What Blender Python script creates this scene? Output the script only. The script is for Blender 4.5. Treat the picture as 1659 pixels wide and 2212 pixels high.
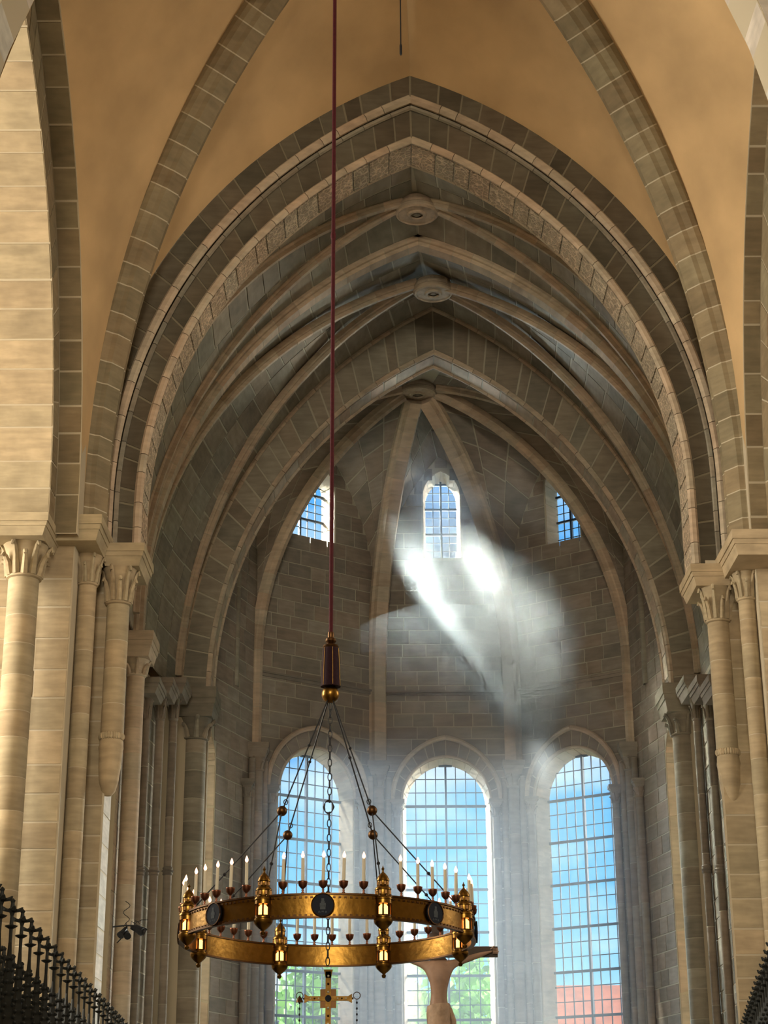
import bpy, math, random
from mathutils import Vector, Matrix
from mathutils.geometry import tessellate_polygon
random.seed(7)
rnd = random.random
def ru(a, b): return a + (b - a) * random.random()
sc = bpy.context.scene
COL = sc.collection
for o in list(bpy.data.objects): bpy.data.objects.remove(o)

# ------------------------------------------------------------------ camera
FPX, CX, CY = 3800.0, 829.5, 1106.0
PITCH, ROLL = math.radians(20.525), -math.atan(50 / 10150.0)
_F = Vector((0, math.cos(PITCH), math.sin(PITCH)))
_U0 = Vector((0, -math.sin(PITCH), math.cos(PITCH))); _R0 = Vector((1, 0, 0))
_R = _R0 * math.cos(ROLL) + _U0 * math.sin(ROLL)
_U = -_R0 * math.sin(ROLL) + _U0 * math.cos(ROLL)
cam = bpy.data.cameras.new('camera'); camo = bpy.data.objects.new('camera', cam); COL.objects.link(camo)
camo.matrix_world = Matrix(((_R.x, _U.x, -_F.x, 0), (_R.y, _U.y, -_F.y, 0), (_R.z, _U.z, -_F.z, 0), (0, 0, 0, 1)))
cam.sensor_fit = 'VERTICAL'; cam.sensor_height = 24.0; cam.lens = 24.0 * FPX / 2212.0
cam.clip_start = 0.1; cam.clip_end = 600
sc.camera = camo
def at(px, py, Y, k=0.0, x0=0.0):
    """survey helper: the point seen at a spot of the photograph on the plane y = Y + k (x - x0)"""
    r = _F + _R * ((px - CX) / FPX) + _U * ((CY - py) / FPX)
    return r * ((Y - k * x0) / (r.y - k * r.x))

# ------------------------------------------------------------------ world, sun, large lights, exposure
sc.view_settings.view_transform = 'Standard'; sc.view_settings.look = 'None'
sc.view_settings.gamma = 1.0; sc.view_settings.use_curve_mapping = False
sc.view_settings.exposure = 0.12
w = bpy.data.worlds.new('sky'); sc.world = w; w.use_nodes = True
nt = w.node_tree; nt.nodes.clear()
def wn(t, **kw):
    n = nt.nodes.new(t)
    for k_, v in kw.items(): setattr(n, k_, v)
    return n
tc = wn('ShaderNodeTexCoord'); sep = wn('ShaderNodeSeparateXYZ'); nt.links.new(tc.outputs['Generated'], sep.inputs[0])
ramp = wn('ShaderNodeValToRGB'); nt.links.new(sep.outputs['Z'], ramp.inputs[0])
cr = ramp.color_ramp; cr.elements[0].position = 0.0; cr.elements[0].color = (0.75, 0.86, 0.95, 1)
cr.elements[1].position = 1.0; cr.elements[1].color = (0.15, 0.40, 0.80, 1)
for p, c in ((0.09, (0.32, 0.70, 1.0, 1)), (0.15, (0.10, 0.50, 1.0, 1)), (0.30, (0.12, 0.44, 0.92, 1))):
    e = cr.elements.new(p); e.color = c
mp = wn('ShaderNodeMapping'); mp.inputs['Scale'].default_value = (3.2, 3.2, 9.0); mp.inputs['Location'].default_value = (0.3, 0.0, 0.15)
nt.links.new(tc.outputs['Generated'], mp.inputs[0])
nz = wn('ShaderNodeTexNoise'); nz.inputs['Scale'].default_value = 1.6; nz.inputs['Detail'].default_value = 5.0
nt.links.new(mp.outputs[0], nz.inputs['Vector'])
cramp = wn('ShaderNodeValToRGB'); cramp.color_ramp.elements[0].position = 0.50; cramp.color_ramp.elements[1].position = 0.72
nt.links.new(nz.outputs['Fac'], cramp.inputs[0])
mixs = wn('ShaderNodeMix', data_type='RGBA'); nt.links.new(cramp.outputs[0], mixs.inputs['Factor'])
nt.links.new(ramp.outputs[0], mixs.inputs['A']); mixs.inputs['B'].default_value = (1.15, 1.2, 1.25, 1)
bg = wn('ShaderNodeBackground'); bg.inputs['Strength'].default_value = 1.15
nt.links.new(mixs.outputs['Result'], bg.inputs[0])
wo = wn('ShaderNodeOutputWorld'); nt.links.new(bg.outputs[0], wo.inputs[0])

SUN_DIR = Vector((0.545, -0.40, -0.74)).normalized()
sl = bpy.data.lights.new('sun', 'SUN'); sl.energy = 10.0; sl.angle = math.radians(1.6); sl.color = (1.0, 0.93, 0.80)
so = bpy.data.objects.new('sun', sl); COL.objects.link(so)
so.rotation_euler = SUN_DIR.to_track_quat('-Z', 'Y').to_euler(); so.location = (-30, 60, 50)
def area(name, loc, target, sx, sy, power, color):
    l = bpy.data.lights.new(name, 'AREA'); l.shape = 'RECTANGLE'; l.size = sx; l.size_y = sy; l.energy = power; l.color = color
    o = bpy.data.objects.new(name, l); COL.objects.link(o); o.location = loc
    o.rotation_euler = (Vector(target) - Vector(loc)).to_track_quat('-Z', 'Y').to_euler()
    return o
# fill lamps added unseen at transept ends and behind the camera; no windows built
area('transept_fill_left', (-17.2, 25, 10.5), (0, 26, 9), 6, 9, 4200, (1.0, 0.92, 0.76))
area('transept_fill_right', (18.2, 25, 10.5), (0, 26, 9), 6, 9, 1200, (1.0, 0.90, 0.74))
area('nave_fill', (-2.0, -12.0, 12), (0.5, 30, 12), 8, 8, 4400, (1.0, 0.90, 0.72))
# lamps added out of view outside, to strengthen the light through the apse windows
area('apse_fill_centre', (1.8, 56, 14.6), (1.2, 40, 8), 5.0, 4.0, 6500, (0.66, 0.83, 1.0))
area('apse_fill_left', (-24, 75, 14), (-2, 46, 7), 10, 10, 45000, (0.80, 0.90, 1.0))
area('apse_fill_right', (27, 75, 14), (5, 46, 7), 10, 10, 70000, (1.0, 0.95, 0.86))
# lamps added outside the left and middle upper windows, imitating sunbeams in the smoke
for nm, wc, v, P_ in (('beam_lamp_left', Vector((-2.2, 45.9, 17.4)), Vector((0.62, -0.37, -0.70)), 6500), ('beam_lamp_centre', Vector((1.67, 47.4, 17.4)), Vector((0.52, -0.44, -0.74)), 23000)):
    l_ = area(nm, wc - v.normalized() * 9, wc, 4.8, 4.8, P_, (0.97, 1.0, 0.90)); l_.data.spread = math.radians(40)
cy = sc.cycles
cy.max_bounces = 4; cy.diffuse_bounces = 2; cy.glossy_bounces = 2; cy.transmission_bounces = 2; cy.transparent_max_bounces = 12
cy.volume_bounces = 0; cy.volume_step_rate = 1.0; cy.volume_max_steps = 96
cy.caustics_reflective = False; cy.caustics_refractive = False; cy.sample_clamp_indirect = 3.0
cy.use_denoising = True; cy.use_adaptive_sampling = True; cy.adaptive_threshold = 0.12; cy.adaptive_min_samples = 16

# ------------------------------------------------------------------ materials
MAT = {}
def new_mat(name):
    m = bpy.data.materials.new(name); m.use_nodes = True; m.node_tree.nodes.clear(); MAT[name] = m; return m
def stone_mat(name, base, var=0.18, tint=(1.06, 0.95, 0.90), rough=0.9, bump=0.25, scale=2.2, veins=0.25, carved=False):
    m = new_mat(name); t = m.node_tree; N = t.nodes.new; L = t.links.new
    out = N('ShaderNodeOutputMaterial'); b = N('ShaderNodeBsdfPrincipled'); L(b.outputs[0], out.inputs[0])
    b.inputs['Roughness'].default_value = rough; b.inputs['Specular IOR Level'].default_value = 0.15
    tcn = N('ShaderNodeTexCoord'); oi = N('ShaderNodeObjectInfo')
    vadd = N('ShaderNodeVectorMath'); vadd.operation = 'MULTIPLY_ADD'
    cmb = N('ShaderNodeCombineXYZ')
    for i in range(3): L(oi.outputs['Random'], cmb.inputs[i])
    L(cmb.outputs[0], vadd.inputs[0]); vadd.inputs[1].default_value = (37, 51, 23); L(tcn.outputs['Object'], vadd.inputs[2])
    n1 = N('ShaderNodeTexNoise'); n1.inputs['Scale'].default_value = scale; n1.inputs['Detail'].default_value = 4; L(vadd.outputs[0], n1.inputs['Vector'])
    mpn = N('ShaderNodeMapping'); mpn.inputs['Scale'].default_value = (1.2, 1.2, 7.0); L(vadd.outputs[0], mpn.inputs[0])
    n2 = N('ShaderNodeTexNoise'); n2.inputs['Scale'].default_value = 1.6; n2.inputs['Detail'].default_value = 3; L(mpn.outputs[0], n2.inputs['Vector'])
    # per-stone value and tint
    mr = N('ShaderNodeMapRange'); L(oi.outputs['Random'], mr.inputs[0]); mr.inputs[3].default_value = 1 - var; mr.inputs[4].default_value = 1 + var
    m2 = N('ShaderNodeMapRange'); L(n1.outputs['Fac'], m2.inputs[0]); m2.inputs[1].default_value = 0.3; m2.inputs[2].default_value = 0.7; m2.inputs[3].default_value = 0.86; m2.inputs[4].default_value = 1.14
    m3 = N('ShaderNodeMapRange'); L(n2.outputs['Fac'], m3.inputs[0]); m3.inputs[1].default_value = 0.3; m3.inputs[2].default_value = 0.7; m3.inputs[3].default_value = 1 - veins * .5; m3.inputs[4].default_value = 1 + veins * .5
    mu = N('ShaderNodeMath'); mu.operation = 'MULTIPLY'; L(mr.outputs[0], mu.inputs[0]); L(m2.outputs[0], mu.inputs[1])
    mu2 = N('ShaderNodeMath'); mu2.operation = 'MULTIPLY'; L(mu.outputs[0], mu2.inputs[0]); L(m3.outputs[0], mu2.inputs[1])
    # second random from the first, for the tint
    fr = N('ShaderNodeMath'); fr.operation = 'MULTIPLY'; L(oi.outputs['Random'], fr.inputs[0]); fr.inputs[1].default_value = 17.31
    fr2 = N('ShaderNodeMath'); fr2.operation = 'FRACT'; L(fr.outputs[0], fr2.inputs[0])
    mixc = N('ShaderNodeMix'); mixc.data_type = 'RGBA'; L(fr2.outputs[0], mixc.inputs['Factor'])
    mixc.inputs['A'].default_value = (*base, 1); mixc.inputs['B'].default_value = (base[0] * tint[0], base[1] * tint[1], base[2] * tint[2], 1)
    sc_ = N('ShaderNodeVectorMath'); sc_.operation = 'SCALE'; L(mixc.outputs['Result'], sc_.inputs[0]); L(mu2.outputs[0], sc_.inputs['Scale'])
    col_out = sc_.outputs[0]
    hsrc = n1.outputs['Fac']
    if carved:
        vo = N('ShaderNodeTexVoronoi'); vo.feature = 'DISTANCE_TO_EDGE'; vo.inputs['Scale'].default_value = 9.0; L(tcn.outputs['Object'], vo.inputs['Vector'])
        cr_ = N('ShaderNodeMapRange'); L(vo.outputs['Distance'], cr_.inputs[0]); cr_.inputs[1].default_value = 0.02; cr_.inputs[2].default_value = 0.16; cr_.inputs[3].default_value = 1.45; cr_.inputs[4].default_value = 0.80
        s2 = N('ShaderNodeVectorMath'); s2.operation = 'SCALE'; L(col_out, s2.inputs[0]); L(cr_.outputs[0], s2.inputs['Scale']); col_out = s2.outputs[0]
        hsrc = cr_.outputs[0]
    L(col_out, b.inputs['Base Color'])
    bp = N('ShaderNodeBump'); bp.inputs['Strength'].default_value = bump; bp.inputs['Distance'].default_value = 0.03; L(hsrc, bp.inputs['Height']); L(bp.outputs[0], b.inputs['Normal'])
    return m
def plain_mat(name, col, rough=0.6, metal=0.0, spec=0.3, noise=0.0, nscale=8.0, emit=None, estr=0.0):
    m = new_mat(name); t = m.node_tree; N = t.nodes.new; L = t.links.new
    out = N('ShaderNodeOutputMaterial'); b = N('ShaderNodeBsdfPrincipled'); L(b.outputs[0], out.inputs[0])
    b.inputs['Base Color'].default_value = (*col, 1); b.inputs['Roughness'].default_value = rough
    b.inputs['Metallic'].default_value = metal; b.inputs['Specular IOR Level'].default_value = spec
    if emit:
        b.inputs['Emission Color'].default_value = (*emit, 1); b.inputs['Emission Strength'].default_value = estr
    if noise:
        tcn = N('ShaderNodeTexCoord'); n1 = N('ShaderNodeTexNoise'); n1.inputs['Scale'].default_value = nscale; n1.inputs['Detail'].default_value = 5
        L(tcn.outputs['Object'], n1.inputs['Vector'])
        mr = N('ShaderNodeMapRange'); L(n1.outputs['Fac'], mr.inputs[0]); mr.inputs[1].default_value = .3; mr.inputs[2].default_value = .7; mr.inputs[3].default_value = 1 - noise; mr.inputs[4].default_value = 1 + noise
        s = N('ShaderNodeVectorMath'); s.operation = 'SCALE'; s.inputs[0].default_value = col; L(mr.outputs[0], s.inputs['Scale']); L(s.outputs[0], b.inputs['Base Color'])
        bp = N('ShaderNodeBump'); bp.inputs['Strength'].default_value = 0.15; bp.inputs['Distance'].default_value = .02; L(n1.outputs['Fac'], bp.inputs['Height']); L(bp.outputs[0], b.inputs['Normal'])
    return m
stone_mat('stone_pier', (0.42, 0.345, 0.225), var=0.12, tint=(1.03, 0.96, 0.93))
stone_mat('stone_choir', (0.27, 0.245, 0.19), var=0.22)
stone_mat('stone_apse', (0.27, 0.235, 0.19), var=0.18)
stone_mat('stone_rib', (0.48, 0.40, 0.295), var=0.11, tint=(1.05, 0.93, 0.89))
stone_mat('stone_crossrib', (0.26, 0.215, 0.135), var=0.16)
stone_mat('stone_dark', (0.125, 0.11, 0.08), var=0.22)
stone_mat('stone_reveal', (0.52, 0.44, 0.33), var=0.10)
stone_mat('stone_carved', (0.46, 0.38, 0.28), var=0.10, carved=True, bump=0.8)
stone_mat('stone_boss', (0.48, 0.40, 0.30), var=0.03, bump=.5, scale=9)
stone_mat('stone_white_lit', (0.55, 0.53, 0.47), var=0.08)  # pale stone, brightness of lit faces put into the colour
plain_mat('mortar', (0.54, 0.46, 0.33), 0.95)
plain_mat('mortar_choir', (0.45, 0.40, 0.30), 0.95)
plain_mat('mortar_dark', (0.24, 0.205, 0.14), 0.95)
plain_mat('plaster', (0.58, 0.39, 0.20), 0.95, noise=0.16, nscale=0.7)
plain_mat('floor_stone', (0.30, 0.26, 0.20), 0.6, noise=0.1)
plain_mat('shell', (0.45, 0.36, 0.24), 0.9)
plain_mat('gold', (0.20, 0.105, 0.020), 0.30, 1.0, noise=0.15, nscale=14)
plain_mat('gold_dark', (0.09, 0.045, 0.018), 0.4, 1.0)
plain_mat('copper', (0.20, 0.08, 0.045), 0.4, 1.0)
plain_mat('iron', (0.018, 0.018, 0.020), 0.55, 0.3)
plain_mat('iron_screen', (0.022, 0.024, 0.022), 0.5, 0.4)
plain_mat('enamel', (0.010, 0.013, 0.022), 0.6, spec=.1)
plain_mat('enamel_pale', (0.07, 0.08, 0.09), 0.6, spec=.1)
plain_mat('wax', (0.62, 0.56, 0.42), 0.5)
plain_mat('red_cord', (0.062, 0.005, 0.009), 0.8, noise=0.2, nscale=30)
plain_mat('gold_cross', (0.12, 0.065, 0.016), 0.4, 1.0, noise=.2, nscale=20)
plain_mat('tassel', (0.018, 0.004, 0.008), 0.9, noise=0.2, nscale=40)
plain_mat('wood_skin', (0.24, 0.145, 0.095), 0.5, noise=0.12)
plain_mat('wood_cloth', (0.30, 0.20, 0.13), 0.6, noise=.2, nscale=12)
plain_mat('wood_dark', (0.045, 0.03, 0.022), 0.6)
plain_mat('leading', (0.03, 0.045, 0.07), 0.5)
plain_mat('flame', (1, .6, .3), 0.5, emit=(1.0, 0.42, 0.25), estr=4.5)
plain_mat('lamp_glow', (1, .55, .2), 0.5, emit=(1.0, 0.40, 0.09), estr=4.5)
plain_mat('leaf', (0.17, 0.34, 0.03), 0.6, noise=0.5, nscale=1.2)
plain_mat('bark', (0.08, 0.06, 0.04), 0.9)
plain_mat('roof_red', (0.55, 0.15, 0.075), 0.8, noise=0.2, nscale=2)
plain_mat('house_white', (0.80, 0.80, 0.80), 0.8)
plain_mat('house_grey', (0.38, 0.37, 0.36), 0.8, noise=.15)
plain_mat('grass', (0.12, 0.2, 0.05), 0.9)
def glass_mat():
    m = new_mat('glass'); t = m.node_tree; N = t.nodes.new; L = t.links.new
    out = N('ShaderNodeOutputMaterial'); mx = N('ShaderNodeMixShader'); tr = N('ShaderNodeBsdfTransparent'); gl = N('ShaderNodeBsdfGlossy')
    tr.inputs[0].default_value = (0.93, 0.97, 0.98, 1); gl.inputs['Roughness'].default_value = 0.05; mx.inputs[0].default_value = 0.04
    L(tr.outputs[0], mx.inputs[1]); L(gl.outputs[0], mx.inputs[2]); L(mx.outputs[0], out.inputs[0])
glass_mat()

for m_ in ('flame', 'lamp_glow'): MAT[m_].cycles.emission_sampling = 'NONE'   # small lamps, daylight drowns them

# ------------------------------------------------------------------ object helpers
def root_of(o):
    while o.parent: o = o.parent
    return o
def world_loc(o):
    v = Vector((0, 0, 0))
    while o: v = v + o.location; o = o.parent
    return v
class MB:
    def __init__(s): s.v = []; s.f = []
    def add(s, vs, fs):
        n = len(s.v); s.v += [tuple(a) for a in vs]; s.f += [tuple(i + n for i in f) for f in fs]; return s
    def box(s, x0, x1, y0, y1, z0, z1):
        return s.add([(x0, y0, z0), (x1, y0, z0), (x1, y1, z0), (x0, y1, z0), (x0, y0, z1), (x1, y0, z1), (x1, y1, z1), (x0, y1, z1)],
                     [(0, 3, 2, 1), (4, 5, 6, 7), (0, 1, 5, 4), (1, 2, 6, 5), (2, 3, 7, 6), (3, 0, 4, 7)])
    def frustum(s, a, b):  # a, b = (x0,x1,y0,y1,z)
        va = [(a[0], a[2], a[4]), (a[1], a[2], a[4]), (a[1], a[3], a[4]), (a[0], a[3], a[4])]
        vb = [(b[0], b[2], b[4]), (b[1], b[2], b[4]), (b[1], b[3], b[4]), (b[0], b[3], b[4])]
        return s.add(va + vb, [(0, 3, 2, 1), (4, 5, 6, 7), (0, 1, 5, 4), (1, 2, 6, 5), (2, 3, 7, 6), (3, 0, 4, 7)])
    def lathe(s, prof, n=16, c=(0, 0, 0), axis='z', cap=True):
        vs = []; fs = []
        for (r, z) in prof:
            for i in range(n):
                a = 2 * math.pi * i / n; p = (r * math.cos(a), r * math.sin(a), z)
                if axis == 'y': p = (p[0], p[2], p[1])
                vs.append((c[0] + p[0], c[1] + p[1], c[2] + p[2]))
        m = len(prof)
        for j in range(m - 1):
            for i in range(n): fs.append((j * n + i, j * n + (i + 1) % n, (j + 1) * n + (i + 1) % n, (j + 1) * n + i))
        if cap: fs.append(tuple(range(n))[::-1]); fs.append(tuple((m - 1) * n + i for i in range(n)))
        return s.add(vs, fs)
    def tube(s, pts, r, n=8, closed=False, taper=None):
        pts = [Vector(p) for p in pts]; vs = []; fs = []; m = len(pts)
        ref = None
        for k in range(m):
            if closed: t = pts[(k + 1) % m] - pts[k - 1]
            else: t = pts[min(k + 1, m - 1)] - pts[max(k - 1, 0)]
            t.normalize()
            if ref is None: ref = Vector((0, 0, 1)) if abs(t.z) < .9 else Vector((0, 1, 0))
            a = ref - t * ref.dot(t); a.normalize(); ref = a; b = t.cross(a)
            rr = taper[k] if taper else r
            for i in range(n):
                q = 2 * math.pi * i / n; vs.append(pts[k] + (a * math.cos(q) + b * math.sin(q)) * rr)
        for k in range(m if closed else m - 1):
            k2 = (k + 1) % m
            for i in range(n): fs.append((k * n + i, k * n + (i + 1) % n, k2 * n + (i + 1) % n, k2 * n + i))
        if not closed: fs.append(tuple(range(n))[::-1]); fs.append(tuple((m - 1) * n + i for i in range(n)))
        return s.add(vs, fs)
    def ball(s, c, r, nu=12, nv=8, sz=1.0):
        pr = [(r * math.sin(math.pi * (j + .02) / (nv + .04)) if 0 < j < nv else r * .03, -r * sz * math.cos(math.pi * j / nv)) for j in range(nv + 1)]
        return s.lathe(pr, nu, c)
    def build(s, name, mat, parent=None, smooth=False, kind=None, label=None, cat=None, group=None):
        off = world_loc(parent) if parent else Vector((0, 0, 0))
        me = bpy.data.meshes.new(name)
        me.from_pydata([(v[0] - off.x, v[1] - off.y, v[2] - off.z) for v in s.v], [], s.f); me.update()
        if mat: me.materials.append(MAT[mat])
        if smooth:
            me.shade_smooth()
            try: me.set_sharp_from_angle(angle=math.radians(40))
            except Exception: pass
        o = bpy.data.objects.new(name, me); COL.objects.link(o)
        if parent: o.parent = parent
        tag(o, label, cat, group, kind); return o
def tag(o, label=None, cat=None, group=None, kind=None):
    if label: o['label'] = label
    if cat: o['category'] = cat
    if group: o['group'] = group
    if kind: o['kind'] = kind
    return o
def thing(name, label, cat, loc=(0, 0, 0), rz=0.0, group=None, kind=None):
    o = bpy.data.objects.new(name, None); o.empty_display_size = .2; COL.objects.link(o); o.location = loc; o.rotation_euler = (0, 0, rz)
    return tag(o, label, cat, group, kind)
def inst(src_mesh, name, parent, loc=(0, 0, 0), rot=(0, 0, 0), scale=(1, 1, 1)):
    o = bpy.data.objects.new(name, src_mesh); COL.objects.link(o); o.parent = parent; o.location = loc; o.rotation_euler = rot; o.scale = scale; return o

# ------------------------------------------------------------------ masonry helpers
def patch(mb, P, u0, u1, v0, v1, nu, nv, t, inward, bev=0.004, back=0.02):
    eu, ev = (u1 - u0) * 1e-3, (v1 - v0) * 1e-3
    base = []; top = []
    for j in range(nv + 1):
        for i in range(nu + 1):
            u = u0 + (u1 - u0) * i / nu; v = v0 + (v1 - v0) * j / nv
            p = P(u, v); du = P(u + eu, v) - p; dv = P(u, v + ev) - p
            n = du.cross(dv)
            if n.length < 1e-12: n = Vector(inward(p))
            n.normalize()
            if n.dot(Vector(inward(p))) < 0: n.negate()
            su = du.normalized() * (bev if i == 0 else -bev if i == nu else 0)
            sv = dv.normalized() * (bev if j == 0 else -bev if j == nv else 0)
            base.append(p - n * back); top.append(p + n * t + su + sv)
    W = nu + 1; T = len(base); fs = []
    # orientation
    p00, p10, p01 = top[0], top[1], top[W]
    flip = (p10 - p00).cross(p01 - p00).dot(Vector(inward(p00))) < 0
    def q(a, b, c, d): fs.append((d, c, b, a) if flip else (a, b, c, d))
    for j in range(nv):
        for i in range(nu):
            a = T + j * W + i; q(a, a + 1, a + W + 1, a + W)
    for i in range(nu):
        q(i, i + 1, T + i + 1, T + i); a = nv * W + i; q(a + 1, a, T + a, T + a + 1)
    for j in range(nv):
        a = j * W; q(a + W, a, T + a, T + a + W); a = j * W + nu; q(a, a + W, T + a + W, T + a)
    mb.add(base + top, fs)
def sheet(P, nu, nv, inward, us=(0, 1), vs=(0, 1)):
    mb = MB(); V = [P(us[0] + (us[1] - us[0]) * i / nu, vs[0] + (vs[1] - vs[0]) * j / nv) for j in range(nv + 1) for i in range(nu + 1)]
    W = nu + 1; fs = [(j * W + i, j * W + i + 1, (j + 1) * W + i + 1, (j + 1) * W + i) for j in range(nv) for i in range(nu)]
    mid = fs[len(fs) // 2]; n = (V[mid[1]] - V[mid[0]]).cross(V[mid[3]] - V[mid[0]])
    if n.dot(Vector(inward(V[mid[0]]))) < 0: fs = [f[::-1] for f in fs]
    mb.add(V, fs); return mb
def breaks(n, jit=0.22):
    b = [0.0] + [(i + ru(-jit, jit)) / n for i in range(1, n)] + [1.0]; return b
def stones(parent, P, ub, v0, v1, Lu, Lv, mat, inward, t=0.008, gap=0.014, nu=3, nv=1, name='stone', us=(0, 1)):
    """a row of stones between the joints ub (fractions), Lu Lv lengths in metres for the gap"""
    gu, gv = gap / Lu, gap / Lv
    for a, b in zip(ub[:-1], ub[1:]):
        mb = MB(); A = us[0] + (us[1] - us[0]) * a; B = us[0] + (us[1] - us[0]) * b
        patch(mb, P, A + gu * ru(.6, 1.5), B - gu * ru(.6, 1.5), v0 + gv * ru(.6, 1.5), v1 - gv * ru(.6, 1.5), nu, nv, t + ru(-.002, .005), inward)
        mb.build(name, mat, parent)
class Arc:
    """half of a pointed arch: upright from z0 to zc at xs, then a circular arc to the apex (xa, za)"""
    def __init__(s, xs, zc, xa, za, z0):
        s.xs, s.zc, s.xa, s.za, s.z0 = xs, zc, xa, za, z0
        h = abs(xa - xs); rise = za - zc; s.sg = 1 if xa > xs else -1
        s.R = (h * h + rise * rise) / (2 * h); s.cx = xs + s.sg * s.R
        s.th = math.atan2(rise, s.R - h); s.L0 = zc - z0; s.L = s.L0 + s.R * s.th
    def pt(s, q, r=0.0):
        l = q * s.L
        if l <= s.L0: return (s.xs - s.sg * r, s.z0 + l)
        th = (l - s.L0) / s.R
        if r: th *= math.acos(max(-1, min(1, s.sg * (s.cx - s.xa) / (s.R + r)))) / s.th
        return (s.cx - s.sg * (s.R + r) * math.cos(th), s.zc + (s.R + r) * math.sin(th))
    def inn(s, q):
        l = q * s.L
        if l <= s.L0: return (s.sg, 0.0)
        th = (l - s.L0) / s.R
        return (s.sg * math.cos(th), -math.sin(th))
    def q_at_z(s, z):
        if z <= s.zc: return (z - s.z0) / s.L
        return (s.L0 + s.R * math.asin(min(1, (z - s.zc) / s.R))) / s.L
def sweep_run(parent, pts, side, inn, prof, nseg, mat, name='rib_stone', gap=0.006, jit=.18, closed_ends=True):
    """segments of a moulded rib along pts; side(i), inn(i) give the frame; prof = [(side, inward)]"""
    n = len(pts) - 1; br = breaks(nseg, jit)
    tot = sum((pts[i + 1] - pts[i]).length for i in range(n)); g = gap / tot
    def frame(q):
        x = q * n; i = min(int(x), n - 1); f = x - i
        p = pts[i].lerp(pts[i + 1], f); s_ = side[i].lerp(side[i + 1], f); i_ = inn[i].lerp(inn[i + 1], f)
        return p, s_, i_
    K = len(prof)
    for a, b in zip(br[:-1], br[1:]):
        mb = MB(); vs = []; fs = []; m = max(1, int(math.ceil((b - a) * n)))
        for k in range(m + 1):
            q = (a + g) + (b - a - 2 * g) * k / m
            p, s_, i_ = frame(q)
            for (u, v) in prof: vs.append(p + s_ * u + i_ * v)
        for k in range(m):
            for j in range(K): fs.append((k * K + j, k * K + (j + 1) % K, (k + 1) * K + (j + 1) % K, (k + 1) * K + j))
        fs.append(tuple(range(K))[::-1]); fs.append(tuple(m * K + j for j in range(K)))
        # orientation test
        c = sum((Vector(v) for v in vs), Vector()) / len(vs); f0 = fs[K // 2]
        nn = (vs[f0[1]] - vs[f0[0]]).cross(vs[f0[3]] - vs[f0[0]])
        if nn.dot(vs[f0[0]] - c) < 0: fs = [f[::-1] for f in fs]
        mb.add(vs, fs).build(name, mat, parent)
def joint_core(parent, pts, side, inn, prof, mat='mortar', shrink=0.006, name='joint_core'):
    """continuous slightly smaller core that shows in the joints"""
    mb = MB(); vs = []; fs = []; K = len(prof); cu = sum(p[0] for p in prof) / K; cv = sum(p[1] for p in prof) / K
    pr = []
    for u, v in prof:
        l = math.hypot(u - cu, v - cv) or 1; pr.append((u - (u - cu) / l * shrink, v - (v - cv) / l * shrink))
    for i, p in enumerate(pts):
        for u, v in pr: vs.append(p + side[i] * u + inn[i] * v)
    for k in range(len(pts) - 1):
        for j in range(K): fs.append((k * K + j, k * K + (j + 1) % K, (k + 1) * K + (j + 1) % K, (k + 1) * K + j))
    return mb.add(vs, fs).build(name, mat, parent)

# ================================================================== STRUCTURE
ZF = -1.6
INW = Vector((1.0, 38.0, 9.0))
def inward_to(c):
    c = Vector(c)
    return lambda p: c - p
MB().box(-20, 21, -16, 50, ZF - .3, ZF).build('floor', 'floor_stone', kind='structure', label='stone paved church floor')
# plain shell of nave and transepts out of the picture (closes the room, has no windows, keeps the sky light out)
sh = MB()
sh.box(-20, -19.7, 20.5, 30.6, ZF, 24); sh.box(20.4, 20.7, 20.5, 31, ZF, 24)              # transept ends
sh.box(-20, -6.9, 30.6, 30.9, ZF, 24); sh.box(8.3, 20.4, 31.2, 31.5, ZF, 24)               # transept east walls
sh.box(-20, -6.2, 20.2, 20.5, ZF, 24); sh.box(6.6, 20.7, 20.2, 20.5, ZF, 24)               # transept west walls
sh.box(-20, -6.6, 20.2, 30.9, 21, 21.3); sh.box(7.4, 20.7, 20.2, 31.5, 21, 21.3)           # transept roofs
sh.box(-7.3, -7.0, -16, 20.2, ZF, 24); sh.box(7.0, 7.3, -16, 20.2, ZF, 24)                 # nave walls
sh.box(-7.3, 7.3, -16, 20.2, 24, 24.3); sh.box(-7.3, 7.3, -16.3, -16, ZF, 24)
sh.box(-7.4, 8.6, 19.0, 31.4, 24.0, 24.3); sh.box(-6.6, -6.3, 20.2, 30.9, 20.6, 24.1); sh.box(7.4, 7.7, 20.2, 31.5, 20.6, 24.1); sh.box(-7.4, 8.6, 31.3, 31.5, 21.6, 24.2)
sh.build('wall_nave', 'shell', kind='structure', label='plain walls of nave and transepts')

# ---------------------------------------------------------------- plaster vault of the crossing
KX, K0 = 0.068, 0.58
def YA0(x): return 31.0 + KX * (x - K0)
A0 = dict(IL=Arc(-4.57, 11.65, .6, 19.78, 10.75), IR=Arc(5.87, 12.2, .6, 19.78, 10.7),
          ML=Arc(-5.12, 11.7, .58, 20.69, 10.75), MR=Arc(6.46, 12.45, .58, 20.69, 10.7),
          OL=Arc(-5.65, 11.7, .58, 21.25, 10.75), OR=Arc(7.02, 12.45, .58, 21.25, 10.7))
CEN = Vector((0.35, 25.5, 22.7))
SPR = {'L': Vector((-5.47, 30.25, 10.8)), 'R': Vector((6.80, 30.8, 10.65))}
def dia_arc(side):
    s = SPR[side]; h = math.hypot(CEN.x - s.x, CEN.y - s.y)
    return s, h, (Arc(0, 11.7, 7.4, 22.62, 10.85) if side == 'L' else Arc(0, 11.9, 8.3, 23.25, 10.7))
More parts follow.
